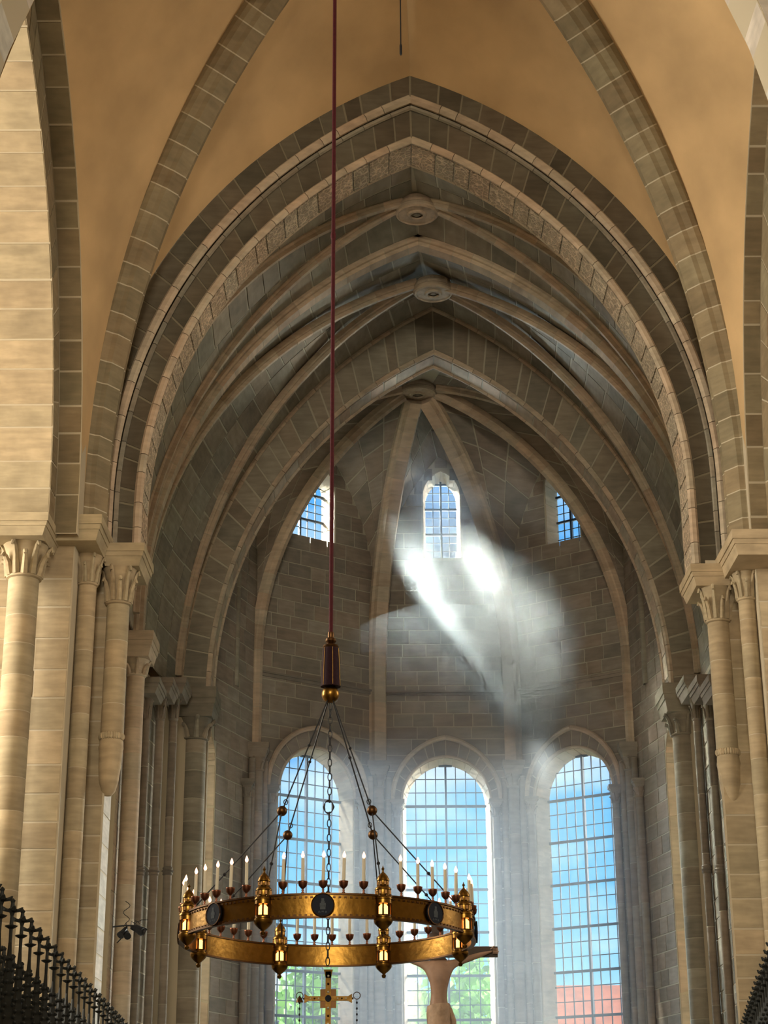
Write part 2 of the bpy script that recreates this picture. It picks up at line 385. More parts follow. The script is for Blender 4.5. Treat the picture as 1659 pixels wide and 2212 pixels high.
def dia_pt(side, q):
    s, h, a = dia_arc(side); u, z = a.pt(q); f = u / a.xa
    return Vector((s.x + (CEN.x - s.x) * f, s.y + (CEN.y - s.y) * f, z))
# side arches of the crossing run along y; half towards the choir and half towards the camera
SX = {'L': (-5.85, -5.42), 'R': (7.05, 6.72)}     # arris of inner and of outer order
SA = {'L': (Arc(28.75, 10.95, 24.0, 17.9, 10.63), Arc(29.2, 10.95, 24.0, 18.8, 10.55)),
      'R': (Arc(29.7, 10.75, 24.6, 19.2, 10.5), Arc(30.3, 10.75, 24.6, 20.3, 10.5))}
NEAR = {'L': (Arc(20.7, 11.6, 24.0, 17.9, 10.9), Arc(20.3, 11.6, 24.0, 18.8, 10.9)),
        'R': (Arc(20.3, 11.6, 24.6, 19.2, 10.7), Arc(20.0, 11.6, 24.6, 20.3, 10.7))}
pv = MB()
for sd in 'LR':
    O = A0['O' + sd]
    def back(u, v, O=O, sd=sd):
        x, z = O.pt(u); a = Vector((x, YA0(x) - .02, z)); b = dia_pt(sd, u)
        m = a.lerp(b, v); return m + Vector((0, 0, .35 * math.sin(math.pi * v) * u))
    def side(u, v, sd=sd):
        y, z = SA[sd][1].pt(u, .02); a = dia_pt(sd, u); b = Vector((SX[sd][1], y, z))
        m = a.lerp(b, v); return m + Vector((0, 0, .35 * math.sin(math.pi * v) * u))
    for P in (back, side):
        m = sheet(P, 36, 10, inward_to((0.5, 27, 8))); pv.add(m.v, m.f)
    # the half of the crossing vault nearer the camera, above the picture
    def nearh(u, v, sd=sd):
        y, z = NEAR[sd][1].pt(u, .02); b = Vector((SX[sd][1], y, z)); a = dia_pt(sd, u); a = Vector((a.x, 51.0 - a.y - .3, a.z))
        return a.lerp(b, v)
    m = sheet(nearh, 20, 6, inward_to((0.5, 24, 8))); pv.add(m.v, m.f)
def nearfront(u, v):
    a = dia_pt('L', u); b = dia_pt('R', u); a = Vector((a.x, 51 - a.y - .3, a.z)); b = Vector((b.x, 51 - b.y - .3, b.z)); return a.lerp(b, v)
ce = pv.build('ceiling', 'plaster', smooth=True, kind='structure', label='warm ochre plastered vault of the crossing')

def rib_frames(pts, inn_fn):
    side = []; inn = []
    for i in range(len(pts)):
        t = (pts[min(i + 1, len(pts) - 1)] - pts[max(i - 1, 0)]).normalized()
        n = Vector(inn_fn(i)); n = (n - t * n.dot(t)).normalized(); inn.append(n); side.append(t.cross(n).normalized())
    return side, inn
DP = [(-.41, -.12), (-.41, .14), (-.36, .22), (-.24, .28), (-.18, .35), (.18, .35), (.24, .28), (.36, .22), (.41, .14), (.41, -.12)]
for sd, lab in (('L', 'broad diagonal rib of the ochre vault, left of the red cord'), ('R', 'broad diagonal rib of the ochre vault, right of the red cord')):
    th = thing('vault_rib', lab, 'rib', SPR[sd], group='diagonal ribs of the crossing vault')
    pts = [dia_pt(sd, q / 48) for q in range(49)]
    side, inn = rib_frames(pts, lambda i: Vector((0.5, 26.5, pts[i].z - 3.5)) - pts[i])
    joint_core(th, pts, side, inn, DP)
    sweep_run(th, pts, side, inn, DP, 30, 'stone_crossrib', gap=.013)

# ---------------------------------------------------------------- side arches of the crossing (seen along their soffits)
for sd, lab in (('L', 'two-stepped side arch of the crossing at the left edge, over the big half column'), ('R', 'two-stepped side arch of the crossing at the right edge')):
    sgn = 1 if sd == 'R' else -1
    th = thing('side_arch', lab, 'arch', (SX[sd][0], 25, 10.8))
    for (arcs, n1) in ((SA[sd], 17), (NEAR[sd], 9)):
        inn_a, out_a = arcs
        xi, xo = SX[sd]
        def soff1(u, v, a=inn_a):
            y, z = a.pt(u); return Vector((xi + sgn * 1.15 * v, y, z))
        def face1(u, v, a=inn_a, b=out_a):
            y0, z0 = a.pt(u); y1, z1 = b.pt(u); return Vector((xi, y0 + (y1 - y0) * v, z0 + (z1 - z0) * v))
        def soff2(u, v, a=out_a):
            y, z = a.pt(u); return Vector((xo + (xi - xo) * v, y, z))
        def face2(u, v, a=out_a):
            y0, z0 = a.pt(u); y1, z1 = a.pt(u, .5); return Vector((xo, y0 + (y1 - y0) * v, z0 + (z1 - z0) * v))
        iw = inward_to((xi - sgn * 1.0, 24.3, 11)); L1 = inn_a.L
        for P, Lv, n, mt in ((soff1, 1.15, n1, 'stone_pier'), (soff2, .4, n1, 'stone_crossrib')):
            m = sheet(P, 24, 1, iw); m.build('joint_bed', 'mortar', th)
            if Lv > 1:
                stones(th, P, breaks(n), 0, .92, L1, Lv, mt, iw, nu=3)
            else: stones(th, P, breaks(n), 0, 1, L1, Lv, mt, iw, nu=3)
        iw2 = lambda p: Vector((-sgn, 0, 0))
        m = sheet(face1, 24, 1, iw2); m.build('joint_bed', 'mortar', th); stones(th, face1, breaks(n1), 0, 1, L1, .6, 'stone_crossrib', iw2)
        m = sheet(face2, 24, 1, iw2); m.build('joint_bed', 'mortar', th)

# ---------------------------------------------------------------- nearest transverse arch (top corners of the picture)
th = thing('crossing_arch', 'pale sunlit stone arch cut off by the top corners of the picture', 'arch', (0, 20, 10.8))
for xs in (-5.38, 5.30):
    a = Arc(xs, 11.6, -.04, 19.9, ZF); b = Arc(xs + (-.9 if xs < 0 else .9), 11.6, -.04, 21.0, ZF)
    def face(u, v, a=a, b=b):
        x0, z0 = a.pt(u); x1, z1 = b.pt(u); return Vector((x0 + (x1 - x0) * v, 19.15, z0 + (z1 - z0) * v))
    def soff(u, v, a=a):
        x, z = a.pt(u); return Vector((x, 19.15 + .85 * v, z))
    iw = inward_to((0, 20, 9)); fw = lambda p: Vector((0, -1, 0))
    sheet(face, 24, 1, fw).build('joint_bed', 'mortar', th); sheet(soff, 24, 1, iw).build('joint_bed', 'mortar', th)
    stones(th, face, breaks(40), 0, 1, a.L, .9, 'stone_white_lit', fw); stones(th, soff, breaks(40), 0, 1, a.L, .9, 'stone_white_lit', iw)  # white stone stands in for the nave light on this arch

# ---------------------------------------------------------------- great arch A0 in front of the choir
FW = lambda p: Vector((0, -1, 0))
def roll_prof(r, n=7): return [(r * math.cos(2 * math.pi * i / n), r * math.sin(2 * math.pi * i / n)) for i in range(n)]
def arc_frame(a, yfn, q0=0.0, n=44, r=0.0, over=0.0):
    pts = []; side = []; inn = []
    for i in range(n + 1):
        q = q0 + (1 + over - q0) * i / n; x, z = a.pt(q, r); pts.append(Vector((x, yfn(x), z))); s = a.inn(q); inn.append(Vector((s[0], 0, s[1]))); side.append(Vector((0, 1, 0)))
    return pts, side, inn
arch_front = thing('great_arch', 'great pointed arch at the choir entrance with dark voussoirs and carved inner band', 'arch', (.6, 31, 10.7))
for sd in 'LR':
    I, M, O = A0['I' + sd], A0['M' + sd], A0['O' + sd]
    def f1(u, v):
        x0, z0 = M.pt(u, .06); x1, z1 = O.pt(u, .25 * v); x = x0 + (x1 - x0) * v; return Vector((x, YA0(x), z0 + (z1 - z0) * v))
    def f2(u, v):
        x0, z0 = I.pt(u, .08); x1, z1 = M.pt(u); x = x0 + (x1 - x0) * v; return Vector((x, YA0(x) + .16, z0 + (z1 - z0) * v))
    def so(u, v):
        x, z = I.pt(u, .0); return Vector((x, YA0(x) + .16 + .92 * v, z))
    iw = inward_to((.6, 31.5, 9))
    for P in (f1, f2): sheet(P, 40, 2, FW).build('joint_bed', 'mortar_dark', arch_front)
    sheet(so, 40, 1, iw).build('joint_bed', 'mortar_choir', arch_front)
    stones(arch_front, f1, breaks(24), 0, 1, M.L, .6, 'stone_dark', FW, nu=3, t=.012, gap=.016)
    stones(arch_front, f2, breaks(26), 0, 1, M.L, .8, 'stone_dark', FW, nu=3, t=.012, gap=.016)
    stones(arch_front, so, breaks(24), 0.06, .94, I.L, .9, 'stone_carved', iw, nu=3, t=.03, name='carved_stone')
    pts, s_, i_ = arc_frame(M, lambda x: YA0(x) + .02, r=.02)
    sweep_run(arch_front, pts, s_, i_, roll_prof(.10), 22, 'stone_rib', name='roll_moulding')
    pts, s_, i_ = arc_frame(M, lambda x: YA0(x) + .10, r=-.12)
    sweep_run(arch_front, pts, s_, i_, roll_prof(.05, 5), 22, 'stone_choir', name='roll_moulding')
    pts, s_, i_ = arc_frame(I, lambda x: YA0(x) + .14, r=.03)
    sweep_run(arch_front, pts, s_, i_, roll_prof(.085), 22, 'stone_rib', name='roll_moulding')
    pts, s_, i_ = arc_frame(I, lambda x: YA0(x) + 1.06, r=.02)
    sweep_run(arch_front, pts, s_, i_, roll_prof(.05, 5), 22, 'stone_rib', name='roll_moulding')

# ---------------------------------------------------------------- choir: transverse arch B, apse arch D, webs, ribs, bosses
Bp = dict(L=Arc(-5.09, 11.2, .81, 19.84, 10.6), R=Arc(6.9, 11.6, .81, 19.84, 10.6))
Cp = dict(L=Arc(-4.9, 10.75, 1.28, 20.97, 10.7), R=Arc(7.49, 11.05, 1.28, 20.97, 10.7))
Dp = dict(L=Arc(-4.18, 10.9, 1.31, 19.68, 10.7), R=Arc(6.82, 11.0, 1.31, 19.68, 10.7))
BPROF = [(-.26, -.36), (-.26, -.13), (-.23, -.09), (-.17, -.08), (-.15, 0), (.15, 0), (.17, -.08), (.23, -.09), (.26, -.13), (.26, -.36)]
thB = thing('transverse_arch', 'pale moulded arch between the two choir vault bays', 'arch', (.81, 35.7, 10.6))
for sd in 'LR':
    pts, s_, i_ = arc_frame(Bp[sd], lambda x: 35.72, over=.02)
    joint_core(thB, pts, s_, i_, BPROF, 'mortar_choir'); sweep_run(thB, pts, s_, i_, BPROF, 24, 'stone_rib', name='arch_stone')
thD = thing('apse_arch', 'wide stone arch opening into the apse with pale inner moulding', 'arch', (1.3, 41, 10.7))
for sd in 'LR':
    C_, D_ = Cp[sd], Dp[sd]
    def f1(u, v):
        x0, z0 = D_.pt(u, .1); x1, z1 = C_.pt(u); return Vector((x0 + (x1 - x0) * v, 41.0, z0 + (z1 - z0) * v))
    def so(u, v):
        x, z = D_.pt(u, .02); return Vector((x, 41.12 + .6 * v, z))
    iw = inward_to((1.3, 41.3, 9))
    sheet(f1, 40, 2, FW).build('joint_bed', 'mortar_choir', thD); sheet(so, 40, 1, iw).build('joint_bed', 'mortar_choir', thD)
    stones(thD, f1, breaks(24), 0, 1, D_.L, .8, 'stone_choir', FW, t=.010, gap=.016)
    stones(thD, so, breaks(22), 0, 1, D_.L, .6, 'stone_rib', iw, name='soffit_stone')
    for (a, y, r, rr, mt) in ((D_, 41.05, .08, .075, 'stone_rib'), (D_, 41.76, .03, .07, 'stone_rib'), (C_, 40.98, .02, .075, 'stone_rib')):
        pts, s_, i_ = arc_frame(a, lambda x: y, r=r); sweep_run(thD, pts, s_, i_, roll_prof(rr), 20, mt, name='roll_moulding')

def web1(sd):
    a, b = A0['I' + sd], Bp[sd]
    def P(u, v):
        x0, z0 = a.pt(u, .26); x1, z1 = b.pt(u, .20); y0 = YA0(x0) + 1.06; x = x0 + (x1 - x0) * v
        n = a.inn(u); d = .10 * math.sin(math.pi * v)
        return Vector((x - n[0] * d, y0 + (35.5 - y0) * v, z0 + (z1 - z0) * v - n[1] * d))
    return P
def web2(sd):
    a, b = Bp[sd], Cp[sd]
    def P(u, v):
        x0, z0 = a.pt(u, .20); x1, z1 = b.pt(u, .05); x = x0 + (x1 - x0) * v
        n = a.inn(u); d = .10 * math.sin(math.pi * v)
        return Vector((x - n[0] * d, 35.95 + 5.05 * v, z0 + (z1 - z0) * v - n[1] * d))
    return P
for (wf, nm, lab, rows, yc) in ((web1, 'ceiling_front_bay', 'dark stone web of the first choir vault bay', 3, 34), (web2, 'ceiling_back_bay', 'dark stone web of the second choir vault bay', 4, 38.5)):
    iw = inward_to((1, yc, 9)); mb = MB()
    for sd in 'LR':
        m = sheet(wf(sd), 40, 8, iw); mb.add(m.v, m.f)
    for j in range(8):   # strip added above the crown seam to stop light leaking through
        a_, b_ = wf('L')(1, j / 8), wf('L')(1, (j + 1) / 8); k_ = Vector((.3, 0, 0)); u_ = Vector((0, 0, .012))
        mb.add([a_ - k_ + u_, a_ + k_ + u_, b_ + k_ + u_, b_ - k_ + u_], [(0, 1, 2, 3)])
    par = mb.build(nm, 'mortar_choir', kind='structure', label=lab)
    for sd in 'LR':
        for r in range(rows):
            stones(par, wf(sd), breaks(21), r / rows, (r + 1) / rows, 12, 4 if rows == 3 else 5, 'stone_choir', iw, nu=2, gap=.016)
RIBP = [(-.115, -.08), (-.115, .03), (-.09, .06), (-.06, .065), (-.055, .15), (.055, .15), (.06, .065), (.09, .06), (.115, .03), (.115, -.08)]
BOSS = [(Vector((.76, 34.15, 19.80)), .48), (Vector((1.22, 38.05, 19.88)), .47), (Vector((.94, 43.8, 19.80)), .50)]
def web_rib(wf, sd, v_sp, v_b, boss, label, drop=.0, group=None):
    P = wf(sd); pts = []; nrm = []
    apex = P(1, v_b); foot = P(0, v_sp)
    for i in range(45):
        u = .03 + .945 * i / 44; x = P(u, .5).x
        q = (x - P(0, .5).x) / (P(1, .5).x - P(0, .5).x); v = v_sp + (v_b - v_sp) * q
        p = P(u, v); e = 1e-3; n = (P(min(u + e, 1), v) - P(u - e, v)).cross(P(u, v + e) - P(u, v - e)).normalized()
        if n.dot(Vector((1, p.y, 9)) - p) < 0: n.negate()
        pts.append(p + n * drop * q); nrm.append(n)
    th = thing('vault_rib', label, 'rib', pts[0], group=group)
    s_, i_ = rib_frames(pts, lambda i: nrm[i])
    joint_core(th, pts, s_, i_, RIBP, 'mortar_choir'); sweep_run(th, pts, s_, i_, RIBP, 20, 'stone_rib')
for wf, bi, vb, drop, nm in ((web1, 0, .56, .02, 'front'), (web2, 1, .42, .28, 'middle')):
    for sd, sl_ in (('L', 'left'), ('R', 'right')):
        web_rib(wf, sd, .04, vb, BOSS[bi], 'thin vault rib running %s from the %s round boss, upper of the pair' % (sl_, nm), drop)
        web_rib(wf, sd, .93, vb, BOSS[bi], 'thin vault rib running %s from the %s round boss, lower of the pair' % (sl_, nm), drop)
def boss(c, r, label):
    th = thing('vault_boss', label, 'boss', c)
    b = MB(); b.lathe([(r * .5, .34), (r * .9, .3), (r, .18), (r, .04), (r * .97, 0), (r * .88, -.02), (r * .84, .005), (r * .46, .005), (r * .42, -.035), (r * .30, -.035), (r * .26, .0)], 32, c, cap=False)
    b.build('boss_disc', 'stone_boss', th)
    MB().lathe([(r * .01, -.01), (r * .14, -.01), (r * .17, .03), (r * .27, .03)], 24, c, cap=False).build('boss_hole', 'stone_choir', th)
    MB().lathe([(r * .99, .0), (r * 1.03, .03), (r * 1.03, .09), (r * .99, .12)], 32, c, cap=False).build('boss_rim', 'stone_rib', th)
boss(*BOSS[0], 'round carved boss at the crown of the front choir bay')
boss(*BOSS[1], 'round carved boss at the crown of the second choir bay')
boss(*BOSS[2], 'round boss above the smoke where the apse ribs meet')

# ---------------------------------------------------------------- apse
P3L, P2L, P1L = Vector((-4.45, 41.75)), Vector((-3.4, 44.7)), Vector((-.22, 47.0))
P1R, P2R, P3R = Vector((3.5, 47.0)), Vector((6.44, 44.87)), Vector((7.05, 41.75))
CORN = [P3L, P2L, P1L, P1R, P2R, P3R]
ZI = 10.3
class Facet:
    def __init__(s, A, B):
        s.A, s.B = A, B; s.w = (B - A).length; s.e = (B - A) / s.w; s.n = Vector((s.e.y, -s.e.x)); s.rz = math.atan2(s.e.y, s.e.x)
    def P(s, u, z, dep=0.0):
        p = s.A + s.e * u - s.n * dep; return Vector((p.x, p.y, z))
FAC = [Facet(CORN[i], CORN[i + 1]) for i in range(5)]
WZC = 14.6
def wall_arc(F, right=False):
    return Arc(F.w if right else 0.0, WZC, F.w / 2, 19.35, 13.0)
def win_outline(uc, hw, zb, zs, za, n=10):
    """bottom-left, up the left side, arch, down the right side"""
    pts = [(uc - hw, zb)]
    nst = 8
    for i in range(1, nst): pts.append((uc - hw, zb + (zs - zb) * i / nst))
    a = Arc(uc - hw, zs, uc, za, zs); b = Arc(uc + hw, zs, uc, za, zs)
    for i in range(n + 1): pts.append(a.pt(i / n))
    for i in range(n - 1, -1, -1): pts.append(b.pt(i / n))
    for i in range(nst - 1, 0, -1): pts.append((uc + hw, zb + (zs - zb) * i / nst))
    pts.append((uc + hw, zb)); return pts
def half_width_at(uc, hw, zs, za, zb, z):
    if z < zb or z > za: return 0
    if z <= zs: return hw
    a = Arc(uc - hw, zs, uc, za, zs); return abs(uc - a.pt(a.q_at_z(z))[0])
LOW = dict(hw=1.19, zb=1.0, zs=9.25, za=10.48); LOWG = dict(hw=1.09, zb=1.2, zs=9.22, za=10.38)
SLOW = dict(hw=.40, zb=1.0, zs=9.3, za=10.2); SLOWG = dict(hw=.33, zb=1.2, zs=9.3, za=10.2)
CLE = dict(hw=.54, zb=16.2, zs=18.1, za=18.85); CLEG = dict(hw=.46, zb=16.28, zs=18.0, za=18.68)
CLEW = dict(hw=.86, zb=16.2, zs=17.7, za=18.95); CLEWG = dict(hw=.78, zb=16.28, zs=17.7, za=18.8)  # left upper window, widened out of sight to admit a broader beam
SCLE = dict(hw=.75, zb=15.4, zs=17.9, za=18.8); SCLEG = dict(hw=.68, zb=15.5, zs=17.9, za=18.7)
DEPTH = .55
back_wall = None
side_names = ['wall_apse_far_left', 'wall_apse_left', 'wall_apse_back', 'wall_apse_right', 'wall_apse_far_right']
side_labs = ['narrow left side wall of the apse beside the apse arch', 'left angled wall of the apse with tall window', 'back wall of the apse behind the smoke', 'right angled wall of the apse with tall window', 'narrow right side wall of the apse beside the apse arch']
APW = []
for fi, F in enumerate(FAC):
    edge = fi in (0, 4); lo, cl = (SLOW, SCLE) if edge else (LOW, CLE); log, clg = (SLOWG, SCLEG) if edge else (LOWG, CLEG)
    uc = F.w * (.15 if fi == 0 else .85 if fi == 4 else .5)
    ucc = uc - (.32 if fi == 1 else 0)
    if fi == 1: cl, clg = CLEW, CLEWG
    outer = [(0, ZF), (F.w, ZF)]
    b = wall_arc(F, True); a = wall_arc(F)
    outer += [b.pt(i / 12) for i in range(13)] + [a.pt(i / 12) for i in range(11, -1, -1)]
    h1 = win_outline(uc, lo['hw'], lo['zb'], lo['zs'], lo['za']); h2 = win_outline(ucc, cl['hw'], cl['zb'], cl['zs'], cl['za'])
    polys = [[Vector((p[0], p[1], 0)) for p in q] for q in (outer, h1, h2)]
    flat = [p for q in polys for p in q]
    tris = tessellate_polygon(polys)
    mb = MB(); vs = [F.P(p.x, p.y) for p in flat]; fs = []
    for t in tris:
        n = (vs[t[1]] - vs[t[0]]).cross(vs[t[2]] - vs[t[0]])
        fs.append(t if n.x * F.n.x + n.y * F.n.y > 0 else t[::-1])
    mb.add(vs, fs)
    # outside skin of the wall with the window openings, so that sun enters only by them
    g1 = win_outline(uc, log['hw'], log['zb'], log['zs'], log['za']); g2 = win_outline(ucc, clg['hw'], clg['zb'], clg['zs'], clg['za'])
    outer2 = [(-.25, ZF), (F.w + .25, ZF), (F.w + .25, 21.5), (-.25, 21.5)]
    polys = [[Vector((p[0], p[1], 0)) for p in q] for q in (outer2, g1, g2)]
    flat = [p for q in polys for p in q]; tris = tessellate_polygon(polys)
    mb.add([F.P(p.x, p.y, DEPTH) for p in flat], [tuple(t) for t in tris])
    par = mb.build(side_names[fi], 'mortar_choir', kind='structure', label=side_labs[fi]); APW.append(par)
    # wall stones in courses
    nin = lambda p, F=F: Vector((F.n.x, F.n.y, 0))
    z = 1.5
    while z < 19.1:
        h = ru(.34, .46); zm = z + h / 2
        aw = wall_arc(F); ul = 0.0 if zm < WZC else max(0.0, aw.pt(aw.q_at_z(min(zm, 19.34)))[0]); ur = F.w - ul
        hc = half_width_at(ucc, cl['hw'], cl['zs'], cl['za'], cl['zb'], zm); hl = half_width_at(uc, lo['hw'], lo['zs'], lo['za'], lo['zb'], z)
        hw, ux = (hc, ucc) if hc > 0 else (hl, uc)
        ivs = [(ul, ux - hw - .02), (ux + hw + .02, ur)] if hw > 0 else [(ul, ur)]
        for (x0, x1) in ivs:
            if x1 - x0 < .12: continue
            n = max(1, round((x1 - x0) / ru(.55, .85))); br = breaks(n, .3)
            for q0, q1 in zip(br[:-1], br[1:]):
                m2 = MB(); g = ru(.008, .014)
                patch(m2, lambda u, v, F=F: F.P(u, v), x0 + (x1 - x0) * q0 + g, x0 + (x1 - x0) * q1 - g, z + g, z + h - g, 1, 1, .007 + ru(-.002, .005), nin)
                m2.build('stone', 'stone_apse', par)
        z += h
    # splayed window reveals, stone by stone
    for (wi, gl, ns, uc) in ((lo, log, 26, uc), (cl, clg, 14, ucc)):
        O1 = win_outline(uc, wi['hw'], wi['zb'], wi['zs'], wi['za']); O2 = win_outline(uc, gl['hw'], gl['zb'], gl['zs'], gl['za'])
        def rev(u, v, O1=O1, O2=O2, F=F):
            x = max(0.0, min(.9999, u)) * (len(O1) - 1); i = int(x); f = x - i
            p = [O1[i][k] + (O1[i + 1][k] - O1[i][k]) * f for k in (0, 1)]; q = [O2[i][k] + (O2[i + 1][k] - O2[i][k]) * f for k in (0, 1)]
            return F.P(p[0] + (q[0] - p[0]) * v, p[1] + (q[1] - p[1]) * v, DEPTH * v)
        zc_ = (wi['zb'] + wi['za']) / 2
        iwr = lambda p, F=F: (F.P(uc, min(max(p.z, wi['zb'] + .6), wi['zs']), .2) - p)
        sheet(rev, len(O1) - 1, 1, iwr).build('reveal_bed', 'mortar', par)
        stones(par, rev, breaks(ns), 0.0, 1.0, 14, DEPTH, 'stone_reveal', iwr, t=.012, gap=.01, nu=3, name='reveal_stone')
        # sill
        MB().add([F.P(uc - wi['hw'], wi['zb']), F.P(uc + wi['hw'], wi['zb']), F.P(uc + gl['hw'], gl['zb'], DEPTH), F.P(uc - gl['hw'], gl['zb'], DEPTH)], [(0, 1, 2, 3)]).build('sill', 'stone_reveal', par)

# windows: bars and panes, built in a local frame (x along the wall, y outward)
def window(idx, F, gl, label, ncol, row, thick_every, z_first, du=0.0):
    uc = F.w * (.15 if F is FAC[0] else .85 if F is FAC[4] else .5) + du; o = F.P(uc, gl['zb'], DEPTH - .06)
    wroot = thing('window_%d' % idx, label, None, o, F.rz, kind='structure')
    del_keys = [k for k in ('category',) if k in wroot]
    for k in del_keys: del wroot[k]
    hw, H = gl['hw'], gl['za'] - gl['zb']; cw = 2 * hw / ncol
    def hwz(z): return half_width_at(0, hw, gl['zs'] - gl['zb'], H, 0, z)
    def bx(nm, x0, x1, y0, y1, z0, z1, mat='leading'):
        m = MB(); m.box(x0, x1, y0, y1, z0, z1); me = bpy.data.meshes.new(nm); me.from_pydata(m.v, [], m.f); me.materials.append(MAT[mat])
        return inst(me, nm, wroot)
    if ncol > 3:
        bx('mullion', -.028, .028, -.05, .04, 0, H)
    for c in range(1, ncol):
        if ncol > 3 and c == ncol // 2: continue
        x = -hw + c * cw
        z = 0.0
        while z < H and hwz(z) > abs(x) + .0: z += .02
        bx('glazing_bar', x - .012, x + .012, -.015, .012, 0, z)
    zs = []; z = z_first; k = 0
    while z > 0: zs.append((z, k % thick_every == 0)); z -= row; k += 1
    z = z_first + row; k = -1
    while z < H: zs.append((z, k % thick_every == 0)); z += row; k -= 1
    zs.sort()
    for z, th_ in zs:
        h_ = hwz(z) + .01
        if th_: bx('saddle_bar', -h_, h_, -.04, .03, z - .032, z + .032)
        else: bx('glazing_bar', -h_, h_, -.014, .011, z - .011, z + .011)
    pm = MB(); pm.box(-cw / 2 + .010, cw / 2 - .010, -.003, .003, 0.006, row - .006)
    me = bpy.data.meshes.new('pane'); me.from_pydata(pm.v, [], pm.f); me.materials.append(MAT['glass'])
    lv = [zs[0][0] - row] + [z for z, _ in zs]
    for z in lv:
        for c in range(ncol):
            x0 = -hw + c * cw; xin = min(abs(x0), abs(x0 + cw))
            if hwz(max(z, .01)) < xin + .02: continue
            inst(me, 'pane', wroot, (x0 + cw / 2, .018, z))
    return wroot
wl = ['tall leaded window in the left wall of the apse, behind the chandelier', 'tall leaded window in the middle of the apse, behind the crucifix', 'tall leaded window in the right wall of the apse, beside the smoke']
for i, fi in enumerate((1, 2, 3)):
    window(i + 1, FAC[fi], LOWG, wl[i], 8, .372, 3, LOWG['zs'] - LOWG['zb'] + .02)
cll = ['small upper window on the left of the apse, half hidden by an arch', 'small arched upper window in the middle of the apse, in the smoke', 'small upper window on the right of the apse, almost hidden by a rib']
for i, fi in enumerate((1, 2, 3)):
    window(i + 4, FAC[fi], CLEWG if i == 0 else CLEG, cll[i], 6 if i == 0 else 4, .255, 3, 1.55, -.32 if i == 0 else 0)
window(7, FAC[0], SLOWG, 'narrow side window at the far left of the apse', 4, .372, 3, 7.9)
window(8, FAC[4], SLOWG, 'narrow side window at the far right of the apse', 4, .372, 3, 7.9)

# apse webs between wall arches and ribs
def apse_rib_arc(S, zc=12.6):
    b = BOSS[2][0]; h = math.hypot(b.x - S.x, b.y - S.y); return Arc(0, zc, h, b.z + .30, 13.0), h
def apse_rib_pt(S, q, zc=12.6):
    b = BOSS[2][0]; a, h = apse_rib_arc(S, zc); u, z = a.pt(q); f = u / h
    return Vector((S.x + (b.x - S.x) * f, S.y + (b.y - S.y) * f, z))
mbw = MB(); AW = []
for fi, F in enumerate(FAC):
    def P(u, v, F=F):
        u = max(0.0, min(1.0, u)); q = u * 2 if u < .5 else 2 - 2 * u
        a = wall_arc(F, u >= .5); uu, z = a.pt(q); w_ = F.P(uu, z)
        r = apse_rib_pt(F.A if u < .5 else F.B, q)
        m = w_.lerp(r, v); return m + Vector((0, 0, .25 * math.sin(math.pi * v) * q))
    AW.append(P); m = sheet(P, 40, 6, inward_to((1.3, 42, 10))); mbw.add(m.v, m.f)
par = mbw.build('ceiling_apse', 'mortar_choir', kind='structure', label='stone vault cells of the apse above the smoke')
for P in AW:
    for r in range(3):
        stones(par, P, breaks(18), r / 3, (r + 1) / 3, 12, 2.2, 'stone_apse', inward_to((1.3, 42, 10)), nu=2, us=(.06, .94))
# closing web between apse arch and the side cells, and an outer roof so that no sky leaks in
def closer(sd, S):
    a = Dp[sd]
    def P(u, v):
        x, z = a.pt(u, .25); p = Vector((x, 41.8, z)); q = apse_rib_pt(S, max(0, (u - .18) / .82)); q = q if u > .18 else Vector((S.x, S.y, 10.7 + (13 - 10.7) * u / .18))
        return p.lerp(q, v)
    return P
mbc = MB()
for sd, S in (('L', P3L), ('R', P3R)):
    m = sheet(closer(sd, S), 30, 4, inward_to((1.3, 42, 9))); mbc.add(m.v, m.f)
par2 = mbc.build('ceiling_apse_front', 'mortar_choir', kind='structure', label='stone vault cell just behind the apse arch')
for sd, S in (('L', P3L), ('R', P3R)):
    P = closer(sd, S)
    for r in range(2): stones(par2, P, breaks(18), r / 2, (r + 1) / 2, 10, 1.8, 'stone_apse', inward_to((1.3, 42, 9)), nu=2, us=(.2, .97))
rf = MB(); rf.box(-9.5, 11.5, 31.2, 42.0, 22.3, 22.6); rf.box(-5.2, 8.2, 42.0, 48.2, 21.4, 21.7)
rf.box(-9.5, -9.2, 31, 42, ZF, 22.4); rf.box(11.2, 11.5, 31, 42, ZF, 22.4)
rf.box(-9.5, -4.3, 41.9, 42.1, ZF, 22.4); rf.box(7.0, 11.5, 41.9, 42.1, ZF, 22.4)
rf.build('ceiling_roof_shell', 'shell', kind='structure', label='closed roof space above the vaults')
ARP = [(-.13, -.10), (-.13, .05), (-.09, .08), (-.07, .18), (.07, .18), (.09, .08), (.13, .05), (.13, -.10)]
ARPW = [(-.26, -.10), (-.26, .08), (-.20, .14), (-.16, .28), (.16, .28), (.20, .14), (.26, .08), (.26, -.10)]
rl = ['slim rib of the apse vault nearest the apse arch on the left', 'rib of the apse vault crossing the left upper window', 'broad apse vault rib between left and middle upper windows', 'broad apse vault rib fading into the smoke right of the middle upper window', 'rib of the apse vault crossing the right upper window', 'slim rib of the apse vault nearest the apse arch on the right']
